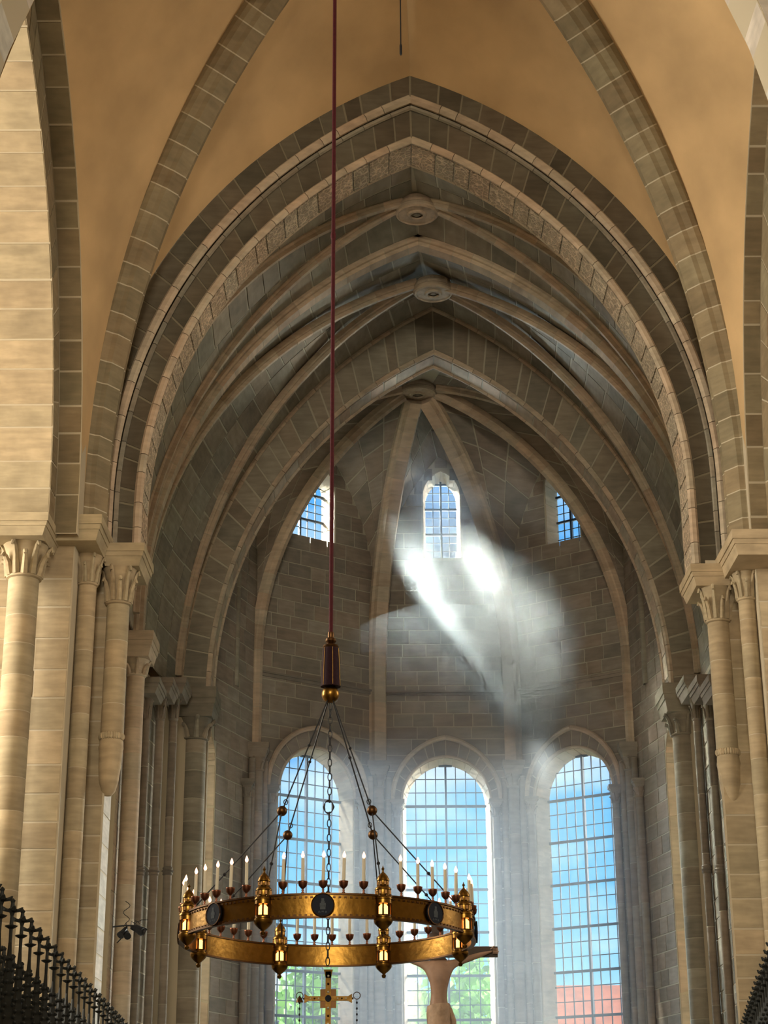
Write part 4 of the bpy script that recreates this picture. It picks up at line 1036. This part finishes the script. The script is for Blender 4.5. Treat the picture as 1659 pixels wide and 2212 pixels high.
for i in range(9):
    for (dx, dz) in ((0, .24 - i * .085),):
        if abs(dz) > .04: MB().ball((CR.x, CR.y - .014, CR.z + dz), .013, 8, 6).build('jewel', 'gold_dark' if i % 2 else 'wax', cx_)
for sg in (-1, 1):
    for k in (1, 2, 3): MB().ball((CR.x + sg * (.06 + .045 * k), CR.y - .014, CR.z), .010, 8, 6).build('jewel', 'wax' if k % 2 else 'gold_dark', cx_)
for sg, word in ((1, 'right'), (-1, 'left')):
    cc = Vector((CR.x + sg * .315, CR.y, CR.z + .03)); t_ = thing('pendant_chain', 'short beaded chain with ring hanging %s of the small gilt cross' % word, 'chain', cc)
    MB().tube([cc + Vector((.038 * math.cos(q), 0, .038 * math.sin(q))) for q in [2 * math.pi * i / 20 for i in range(20)]], .005, 6, closed=True).build('ring', 'gold_dark', t_)
    MB().tube([cc + Vector((0, 0, -.038)), cc + Vector((0, 0, -.6))], .003, 5).build('wire', 'iron', t_)
    for i in range(8): MB().ball(cc + Vector((0, 0, -.075 - i * .062)), .011, 8, 6, 1.3).build('bead', 'iron', t_)
    if sg == -1: MB().lathe([(.004, .02), (.02, 0), (.035, -.03), (.04, -.05)], 12, cc + Vector((0, 0, -.02))).build('bell_cap', 'gold_dark', t_)
# cable at the crown of the vault
hp = at(866, 118, 25.4)
hw_ = thing('vault_cable', 'thin dark cable with weight dangling from the ochre vault', 'cable', hp)
MB().tube([hp + Vector((0, 0, .2)), Vector((hp.x, hp.y, 22.9))], .012, 6).build('cable', 'iron', hw_)
MB().lathe([(.012, -.01), (.022, .02), (.022, .18), (.012, .22)], 10, hp).build('weight', 'iron', hw_)

# ================================================================== IRON CHOIR SCREENS
def screen(label, x1, d1, x2, d2, ztop, n, sg):
    th = thing('choir_screen', label, 'screen', (x1, d1, ZF))
    def pt(t): return Vector((x1 + (x2 - x1) * t, d1 + (d2 - d1) * t, 0))
    def finial(mb, c, s=1.0):
        mb.lathe([(.010, 0), (.011, .10), (.034, .115), (.040, .125), (.012, .135), (.010, .20), (.016, .225), (.030, .25), (.014, .265), (.011, .30), (.016, .318), (.004, .335)], 8, c)
        for q in range(4):
            a = q * math.pi / 2 + .4
            mb.tube([c + Vector((.01 * math.cos(a), .01 * math.sin(a), .235)), c + Vector((.045 * math.cos(a), .045 * math.sin(a), .245)), c + Vector((.062 * math.cos(a), .062 * math.sin(a), .268))], .014, 5, taper=[.012, .016, .006])
    b = MB(); b.lathe([(.075, 0), (.070, 1.0), (.055, 1.1), (.02, 1.62), (.012, 1.75)], 4)
    for k in range(6):
        for q in range(4):
            a = q * math.pi / 2; rr = .072 - k * .0095; b.ball((rr * math.cos(a), rr * math.sin(a), 1.06 + k * .1), .02, 5, 4)
    sm = bpy.data.meshes.new('pinnacle'); sm.from_pydata(b.v, [], b.f); sm.materials.append(MAT['iron_screen'])
    fb = MB(); finial(fb, Vector((0, 0, 0))); fm = bpy.data.meshes.new('finial'); fm.from_pydata(fb.v, [], fb.f); fm.materials.append(MAT['iron_screen'])
    gb = MB(); gb.lathe([(.15, 0), (.14, .9), (.10, 1.05), (.03, 1.45), (.02, 1.5)], 4)
    gm = bpy.data.meshes.new('gable'); gm.from_pydata(gb.v, [], gb.f); gm.materials.append(MAT['iron_screen'])
    for i in range(n):
        p = pt(i / (n - 1)); hz = ztop - .335
        o = inst(sm, 'pinnacle', th, p + Vector((0, 0, hz - 1.75)) - Vector((x1, d1, ZF))); inst(fm, 'finial', o, (0, 0, 1.70), (0, 0, 0), (1.5, 1.5, 1.15))
        p2 = pt((i + .5) / (n - 1)) + Vector((sg * .30, 0, 0)); hz2 = ztop - .56
        o = inst(gm, 'gable', th, p2 + Vector((0, 0, hz2 - 1.5)) - Vector((x1, d1, ZF)), (0, 0, .78)); inst(fm, 'finial', o, (0, 0, 1.44), (0, 0, 0), (1.6, 1.6, 1.2))
    e = (pt(1) - pt(0)).normalized(); nn = Vector((-e.y, e.x, 0)) * .06
    for (z0, z1, ox) in ((ZF, ztop - 1.55, .0), (ZF, ztop - 1.3, sg * .3)):
        a, c = pt(-.02) + Vector((ox, 0, 0)), pt(1.02) + Vector((ox, 0, 0))
        MB().add([a - nn + Vector((0, 0, z0)), c - nn + Vector((0, 0, z0)), c + nn + Vector((0, 0, z0)), a + nn + Vector((0, 0, z0)), a - nn + Vector((0, 0, z1)), c - nn + Vector((0, 0, z1)), c + nn + Vector((0, 0, z1)), a + nn + Vector((0, 0, z1))],
                 [(0, 3, 2, 1), (4, 5, 6, 7), (0, 1, 5, 4), (1, 2, 6, 5), (2, 3, 7, 6), (3, 0, 4, 7)]).build('screen_panel', 'iron_screen', th)
    return th
screen('black iron choir screen with cross finials in the lower left corner', -3.25, 14.6, -4.2, 29.0, 2.3, 22, -1)
screen('black iron choir screen with cross finials in the lower right corner', 3.45, 15.2, 5.75, 29.3, 2.26, 22, 1)

# ================================================================== SPOTLIGHTS ON THE LEFT PIER
q = at(272, 2003, 32.5); th = thing('spotlight_cluster', 'cluster of small black spotlights clamped to the left choir wall', 'spotlight', q)
def spot_head(c, d, s):
    s *= .75
    d = Vector(d).normalized(); m = MB(); m.tube([c, c + d * .12 * s, c + d * .2 * s, c + d * .24 * s], .05, 10, taper=[.04 * s, .055 * s, .075 * s, .08 * s]); return m
for c, d, s in ((q + Vector((.10, 0, .0)), (1, -.3, -.45), 1.3), (q + Vector((.17, 0, .02)), (.9, .2, -.5), 1.2), (q + Vector((.0, 0, -.02)), (-.3, -.6, -.6), 1.2), (q + Vector((.02, .0, -.08)), (.2, -.8, -.5), 1.1)):
    hd = spot_head(c, d, s).build('lamp_head', 'iron', th); v = Vector(d).normalized()
    MB().tube([c + v * .1 + Vector((0, 0, .09)), c + Vector((0, 0, .10)), c - v * .02], .008, 5).build('yoke', 'iron', hd)
MB().tube([q + Vector((-.25, .1, .02)), q + Vector((-.02, 0, .03)), q + Vector((.2, 0, .03))], .014, 6).build('bracket', 'iron', th)
MB().tube([q + Vector((-.02, 0, -.05)), q + Vector((-.06, 0, -.18)), q + Vector((-.15, 0, -.28))], .012, 6).build('bracket', 'iron', th)
MB().tube([q + Vector((.18, 0, .08)), q + Vector((.28, 0, .13)), q + Vector((.40, 0, .13))], .007, 5).build('antenna', 'iron', th)
MB().tube([q + Vector((.0 + .06 * math.sin(k * .9), 0, .08 + k * .035)) for k in range(12)], .007, 5).build('cable', 'iron', th)

# ================================================================== CRUCIFIX (behind the chandelier, before the middle window)
CD = 30.0; XB = at(946, 2055, CD)
cz = thing('crucifix', 'large wooden crucifix before the middle window, partly hidden by the chandelier', 'crucifix', (XB.x, CD, ZF))
b = MB(); b.box(XB.x - .10, XB.x + .10, CD + .10, CD + .20, ZF, XB.z + .55); b.build('cross_post', 'wood_dark', cz)
b = MB(); b.box(XB.x - 1.0, XB.x + 1.0, CD + .09, CD + .19, XB.z - .085, XB.z + .085); b.build('cross_beam', 'wood_dark', cz)
S_ = 1.22
def J(x, y, z): return (XB.x + x * S_, CD + .0 - y * S_, XB.z - .02 + z * S_)
jo = [J(0, .03, -.78), J(0, .07, -.60), J(.01, .08, -.42), J(.01, .06, -.24), J(.0, .05, -.12), J(-.03, .09, -.02), J(-.05, .13, .08), J(-.06, .14, .17),
      J(.17, .04, -.17), J(.36, .0, -.10), J(.58, -.03, -.03), J(.68, -.04, .0), J(.75, -.04, .02),
      J(-.17, .04, -.17), J(-.36, .0, -.10), J(-.58, -.03, -.03), J(-.68, -.04, .0), J(-.75, -.04, .02),
      J(.085, .04, -.86), J(.07, .10, -1.24), J(.03, .04, -1.62), J(.01, .10, -1.74),
      J(-.085, .04, -.86), J(-.06, .11, -1.24), J(-.02, .06, -1.62), J(-.01, .13, -1.74)]
ed = [(0, 1), (1, 2), (2, 3), (3, 4), (4, 5), (5, 6), (6, 7), (3, 8), (8, 9), (9, 10), (10, 11), (11, 12), (3, 13), (13, 14), (14, 15), (15, 16), (16, 17),
      (0, 18), (18, 19), (19, 20), (20, 21), (0, 22), (22, 23), (23, 24), (24, 25)]
rad = [(.135, .10), (.105, .078), (.130, .092), (.162, .105), (.10, .075), (.05, .05), (.085, .095), (.07, .075),
       (.065, .06), (.048, .048), (.038, .038), (.028, .022), (.03, .014), (.065, .06), (.048, .048), (.038, .038), (.028, .022), (.03, .014),
       (.095, .09), (.062, .065), (.036, .036), (.035, .03), (.095, .09), (.062, .065), (.036, .036), (.035, .03)]
me = bpy.data.meshes.new('corpus'); off = Vector((XB.x, CD, ZF)); me.from_pydata([tuple(Vector(p) - off) for p in jo], ed, []); me.materials.append(MAT['wood_skin'])
co = bpy.data.objects.new('corpus', me); COL.objects.link(co); co.parent = cz
md = co.modifiers.new('skin', 'SKIN'); md.use_smooth_shade = True
for i, v in enumerate(me.skin_vertices[0].data): v.radius = (rad[i][0] * S_, rad[i][1] * S_); v.use_root = (i == 0)
co.modifiers.new('sub', 'SUBSURF').levels = 2; co.modifiers['sub'].render_levels = 2
co['label'] = 'carved wooden body with arms raised along the beam'
b = MB()   # hair and beard
hc = Vector(J(-.055, .10, .12)); b.ball(hc + Vector((0, .03, .03)), .105 * S_, 12, 8, 1.15); b.tube([hc + Vector((-.08, .02, 0)), hc + Vector((-.10, -.02, -.15)), hc + Vector((-.09, -.04, -.26))], .04, 6, taper=[.04, .035, .015])
b.build('hair', 'wood_dark', cz, smooth=True)
b = MB()   # face: nose, brows, beard
fc = Vector(J(-.055, .225, .10)); b.tube([fc + Vector((0, .0, .05)), fc + Vector((0, -.03, .0))], .012, 6); b.tube([fc + Vector((-.05, 0, .055)), fc + Vector((.05, 0, .055))], .012, 6); b.ball(fc + Vector((0, .02, -.08)), .05, 8, 6, 1.3)
b.build('face', 'wood_skin', cz, smooth=True)
for sg in (-1, 1):
    b = MB(); hb = Vector(J(sg * .75, -.04, .02))
    for k in range(4): b.tube([hb + Vector((sg * .0, -.01, (k - 1.5) * .022)), hb + Vector((sg * .06, -.02, (k - 1.5) * .026 + .004)), hb + Vector((sg * (.095 - .01 * abs(k - 1)), -.05, (k - 1.5) * .024))], .011, 6)
    b.tube([hb + Vector((-sg * .03, -.02, .03)), hb + Vector((sg * .0, -.04, .06)), hb + Vector((sg * .03, -.05, .075))], .012, 6); b.build('fingers', 'wood_skin', cz, smooth=True)
b = MB(); pr = []
n = 28; vs = []
for (zz, rx, ry) in ((-.70, .150, .112), (-.74, .158, .122), (-.80, .160, .125), (-.90, .158, .125), (-1.0, .160, .128), (-1.06, .166, .132)):
    for i in range(n):
        a = 2 * math.pi * i / n; w_ = 1 + .07 * math.sin(a * 8 + zz * 22); vs.append(J(rx * math.cos(a) * w_, .05 + ry * math.sin(a) * w_, zz + .025 * math.sin(a + .6)))
fs = [(j * n + i, j * n + (i + 1) % n, (j + 1) * n + (i + 1) % n, (j + 1) * n + i) for j in range(5) for i in range(n)]
b.add(vs, fs); b.tube([J(.15, .06, -.74), J(.19, .08, -.9), J(.20, .06, -1.12), J(.19, .05, -1.22)], .05, 7, taper=[.03, .05, .045, .02]); b.build('loincloth', 'wood_cloth', cz, smooth=True)

# ================================================================== OUTSIDE
MB().box(-120, 140, 60, 220, ZF - 2.2, ZF - 2).build('ground', 'grass', kind='structure', label='grass outside the apse')
def tree(label, px, ptop, D, rx, rz, n=2600):
    t = at(px, ptop, D); c = Vector((t.x, D, t.z - rz)); th = thing('tree', label, 'tree', (c.x, c.y, ZF - 2))
    MB().tube([(c.x, c.y, ZF - 2), (c.x + .1, c.y, c.z - rz * .3), (c.x, c.y, c.z + rz * .5)], .3, 8, taper=[.35, .25, .1]).build('trunk', 'bark', th)
    b = MB()
    lobes = [(c + Vector((ru(-.6, .6) * rx, ru(-.6, .6) * rx, ru(-.6, .6) * rz)), ru(.35, .6)) for _ in range(16)] + [(c + Vector((0, 0, rz * .6)), .5)]
    for i in range(n):
        lc, lr = random.choice(lobes); v = Vector((random.gauss(0, 1), random.gauss(0, 1), random.gauss(0, 1))).normalized() * lr * ru(.7, 1.0)
        p = lc + Vector((v.x * rx, v.y * rx, v.z * rz)); a = Vector((random.gauss(0, 1), random.gauss(0, 1), random.gauss(0, 1))).normalized(); bb = a.cross(Vector((rnd(), rnd(), rnd() + .1))).normalized(); s = ru(.16, .34)
        b.add([p - a * s, p + bb * s * .6, p + a * s, p - bb * s * .6], [(0, 1, 2, 3)])
    b.build('crown', 'leaf', th, kind='stuff')
tree('sunlit green tree seen through the middle window, left of the crucifix', 905, 2085, 78, 3.4, 4.2)
tree('sunlit green tree seen through the middle window, right of the crucifix', 1018, 2068, 74, 3.2, 4.4)
tree('yellow-green tree seen through the bottom of the left window', 676, 2080, 72, 2.0, 4.0)
def house(label, x0, x1, d0, d1, zeave, zridge, wallm, roofm, nwin=4):
    th = thing('house', label, 'building', ((x0 + x1) / 2, d0, ZF - 2)); zb = ZF - 2
    MB().box(x0, x1, d0, d1, zb, zeave).build('wall', wallm, th)
    ym = (d0 + d1) / 2; MB().add([(x0 - .4, d0 - .5, zeave - .1), (x1 + .4, d0 - .5, zeave - .1), (x1 + .4, ym, zridge), (x0 - .4, ym, zridge), (x0 - .4, d1 + .5, zeave - .1), (x1 + .4, d1 + .5, zeave - .1)], [(0, 1, 2, 3), (3, 2, 5, 4), (0, 3, 4), (1, 5, 2)]).build('roof', roofm, th)
    for k in range(nwin):
        xw = x0 + (x1 - x0) * (k + .5) / nwin
        f = MB(); f.box(xw - .5, xw + .5, d0 - .06, d0 - .01, zeave - 2.3, zeave - .8); f.build('window', 'enamel', th)
    MB().box(x0 + (x1 - x0) * .3, x0 + (x1 - x0) * .3 + .7, ym - .4, ym + .4, zridge - .8, zridge + .9).build('chimney', wallm, th)
a, b2 = at(1250, 2168, 95), at(1400, 2168, 95)
house('house with red tiled roof at the foot of the right window', a.x - 2.2, b2.x + 12, 95, 99.5, at(1300, 2215, 95).z, at(1300, 2128, 97.2).z, 'house_white', 'roof_red', 6)
a, b2 = at(545, 2140, 90), at(640, 2140, 90)
house('grey house at the foot of the left window', a.x - 8, b2.x - .3, 90, 99, at(600, 2170, 90).z, at(600, 2102, 94.5).z, 'house_grey', 'house_grey', 6)

# ================================================================== INCENSE SMOKE AND HAZE IN THE APSE
def smoke():
    m = new_mat('smoke'); t = m.node_tree; N = t.nodes.new; L = t.links.new
    out = N('ShaderNodeOutputMaterial'); vs = N('ShaderNodeVolumeScatter'); L(vs.outputs[0], out.inputs['Volume'])
    vs.inputs['Anisotropy'].default_value = 0.35; vs.inputs['Color'].default_value = (0.90, 0.96, 1.0, 1)
    tcn = N('ShaderNodeTexCoord')
    def math_(op, a, b=None, c=None, clamp=False):
        n = N('ShaderNodeMath'); n.operation = op; n.use_clamp = clamp
        for i, v in enumerate((a, b, c)):
            if v is None: continue
            if isinstance(v, (int, float)): n.inputs[i].default_value = v
            else: L(v, n.inputs[i])
        return n.outputs[0]
    def ss(v, lo, hi):
        n = N('ShaderNodeMapRange'); n.interpolation_type = 'SMOOTHSTEP'; L(v, n.inputs[0]); n.inputs[1].default_value = lo; n.inputs[2].default_value = hi; return n.outputs[0]
    # object coordinates are metres in the room
    nz1 = N('ShaderNodeTexNoise'); nz1.inputs['Scale'].default_value = .75; nz1.inputs['Detail'].default_value = 4.5; nz1.inputs['Roughness'].default_value = .62; nz1.inputs['Distortion'].default_value = .8
    mp_ = N('ShaderNodeMapping'); mp_.inputs['Rotation'].default_value = (0, math.radians(-30), 0); mp_.inputs['Scale'].default_value = (1.25, 1.0, .75); mp_.inputs['Location'].default_value = SMOKE_OFF; L(tcn.outputs['Object'], mp_.inputs[0]); L(mp_.outputs[0], nz1.inputs['Vector'])
    sp = N('ShaderNodeSeparateXYZ'); L(tcn.outputs['Object'], sp.inputs[0]); x, y, z = sp.outputs
    # along / across the sun beam, whose straight edge is shaped into the density
    dx = math_('SUBTRACT', x, .1); dz = math_('SUBTRACT', z, 15.2)
    s_ = math_('ADD', math_('MULTIPLY', dx, .556), math_('MULTIPLY', dz, -.831))
    t_ = math_('ADD', math_('MULTIPLY', dx, .831), math_('MULTIPLY', dz, .556))
    wide = math_('MINIMUM', 4.6, math_('ADD', math_('MULTIPLY', s_, -1.05), 7.75))                 # narrows downwards
    tn = math_('DIVIDE', t_, math_('MAXIMUM', wide, .5))
    wob = math_('MULTIPLY', math_('SUBTRACT', nz1.outputs['Fac'], .5), 1.2)
    e1 = ss(t_, -.05, .35)  # sharp edge of the light beam, cut into the smoke itself
    e2 = math_('SUBTRACT', 1.0, ss(math_('ADD', tn, wob), .62, 1.12))
    e3 = ss(math_('ADD', s_, wob), -2.6, -1.5)
    e5 = ss(math_('ADD', x, math_('MULTIPLY', wob, .6)), 0.0, 1.1)
    e4 = math_('SUBTRACT', 1.0, ss(s_, 5.0, 7.6))
    ey = math_('MULTIPLY', ss(y, 42.6, 43.6), math_('SUBTRACT', 1.0, ss(y, 46.0, 46.9)))
    e6 = math_('SUBTRACT', 1.0, math_('MULTIPLY', ss(math_('ADD', x, math_('MULTIPLY', math_('SUBTRACT', z, 15.0), .8)), 3.2, 4.4), .92))  # thins out smoke that gets no light and would look dark
    mask = math_('MULTIPLY', math_('MULTIPLY', math_('MULTIPLY', e1, e2), math_('MULTIPLY', math_('MULTIPLY', e3, e5), math_('MULTIPLY', e4, e6))), math_('MULTIPLY', ey, math_('ADD', .25, math_('MULTIPLY', ss(s_, -1.6, 1.0), .75))))
    body = math_('ADD', .12, math_('MULTIPLY', ss(nz1.outputs['Fac'], .33, .68), .9))
    dens = math_('MULTIPLY', math_('MULTIPLY', mask, body), SMOKE_D)
    L(dens, vs.inputs['Density'])
    m.cycles.volume_step_rate = .9
    b = MB(); b.box(-.6, 6.5, 42.5, 46.95, 8.6, 19.2)
    b.build('incense_smoke', 'smoke', kind='stuff', label='pale incense smoke drifting in the sun shaft below the upper windows', cat='smoke')
def haze(name, label, dens, box):
    m = new_mat(name); t = m.node_tree; out = t.nodes.new('ShaderNodeOutputMaterial'); vs = t.nodes.new('ShaderNodeVolumeScatter'); t.links.new(vs.outputs[0], out.inputs['Volume'])
    vs.inputs['Density'].default_value = dens; vs.inputs['Anisotropy'].default_value = .3; vs.inputs['Color'].default_value = (0.86, 0.94, 1.0, 1)
    c_, r_ = box; n_, m_ = 32, 20; vs_ = []
    for j in range(m_ + 1):
        for i in range(n_):
            a_, b_ = 2 * math.pi * i / n_, math.pi * (j + .02) / (m_ + .04); vs_.append((c_[0] + r_[0] * math.sin(b_) * math.cos(a_), c_[1] + r_[1] * math.sin(b_) * math.sin(a_), c_[2] + r_[2] * math.cos(b_)))
    fs_ = [(j * n_ + i, (j + 1) * n_ + i, (j + 1) * n_ + (i + 1) % n_, j * n_ + (i + 1) % n_) for j in range(m_) for i in range(n_)] + [tuple(range(n_))] + [tuple(m_ * n_ + i for i in range(n_))[::-1]]
    MB().add(vs_, fs_).build(name, name, kind='stuff', label=label, cat='haze')
SMOKE_D, SMOKE_OFF = .62, (0.0, 0.0, 0.0)
smoke()
haze('low_haze', 'thin bluish haze hanging round the tall apse windows', .052, ((1.5, 44.3, 5.4), (5.9, 2.6, 8.6)))
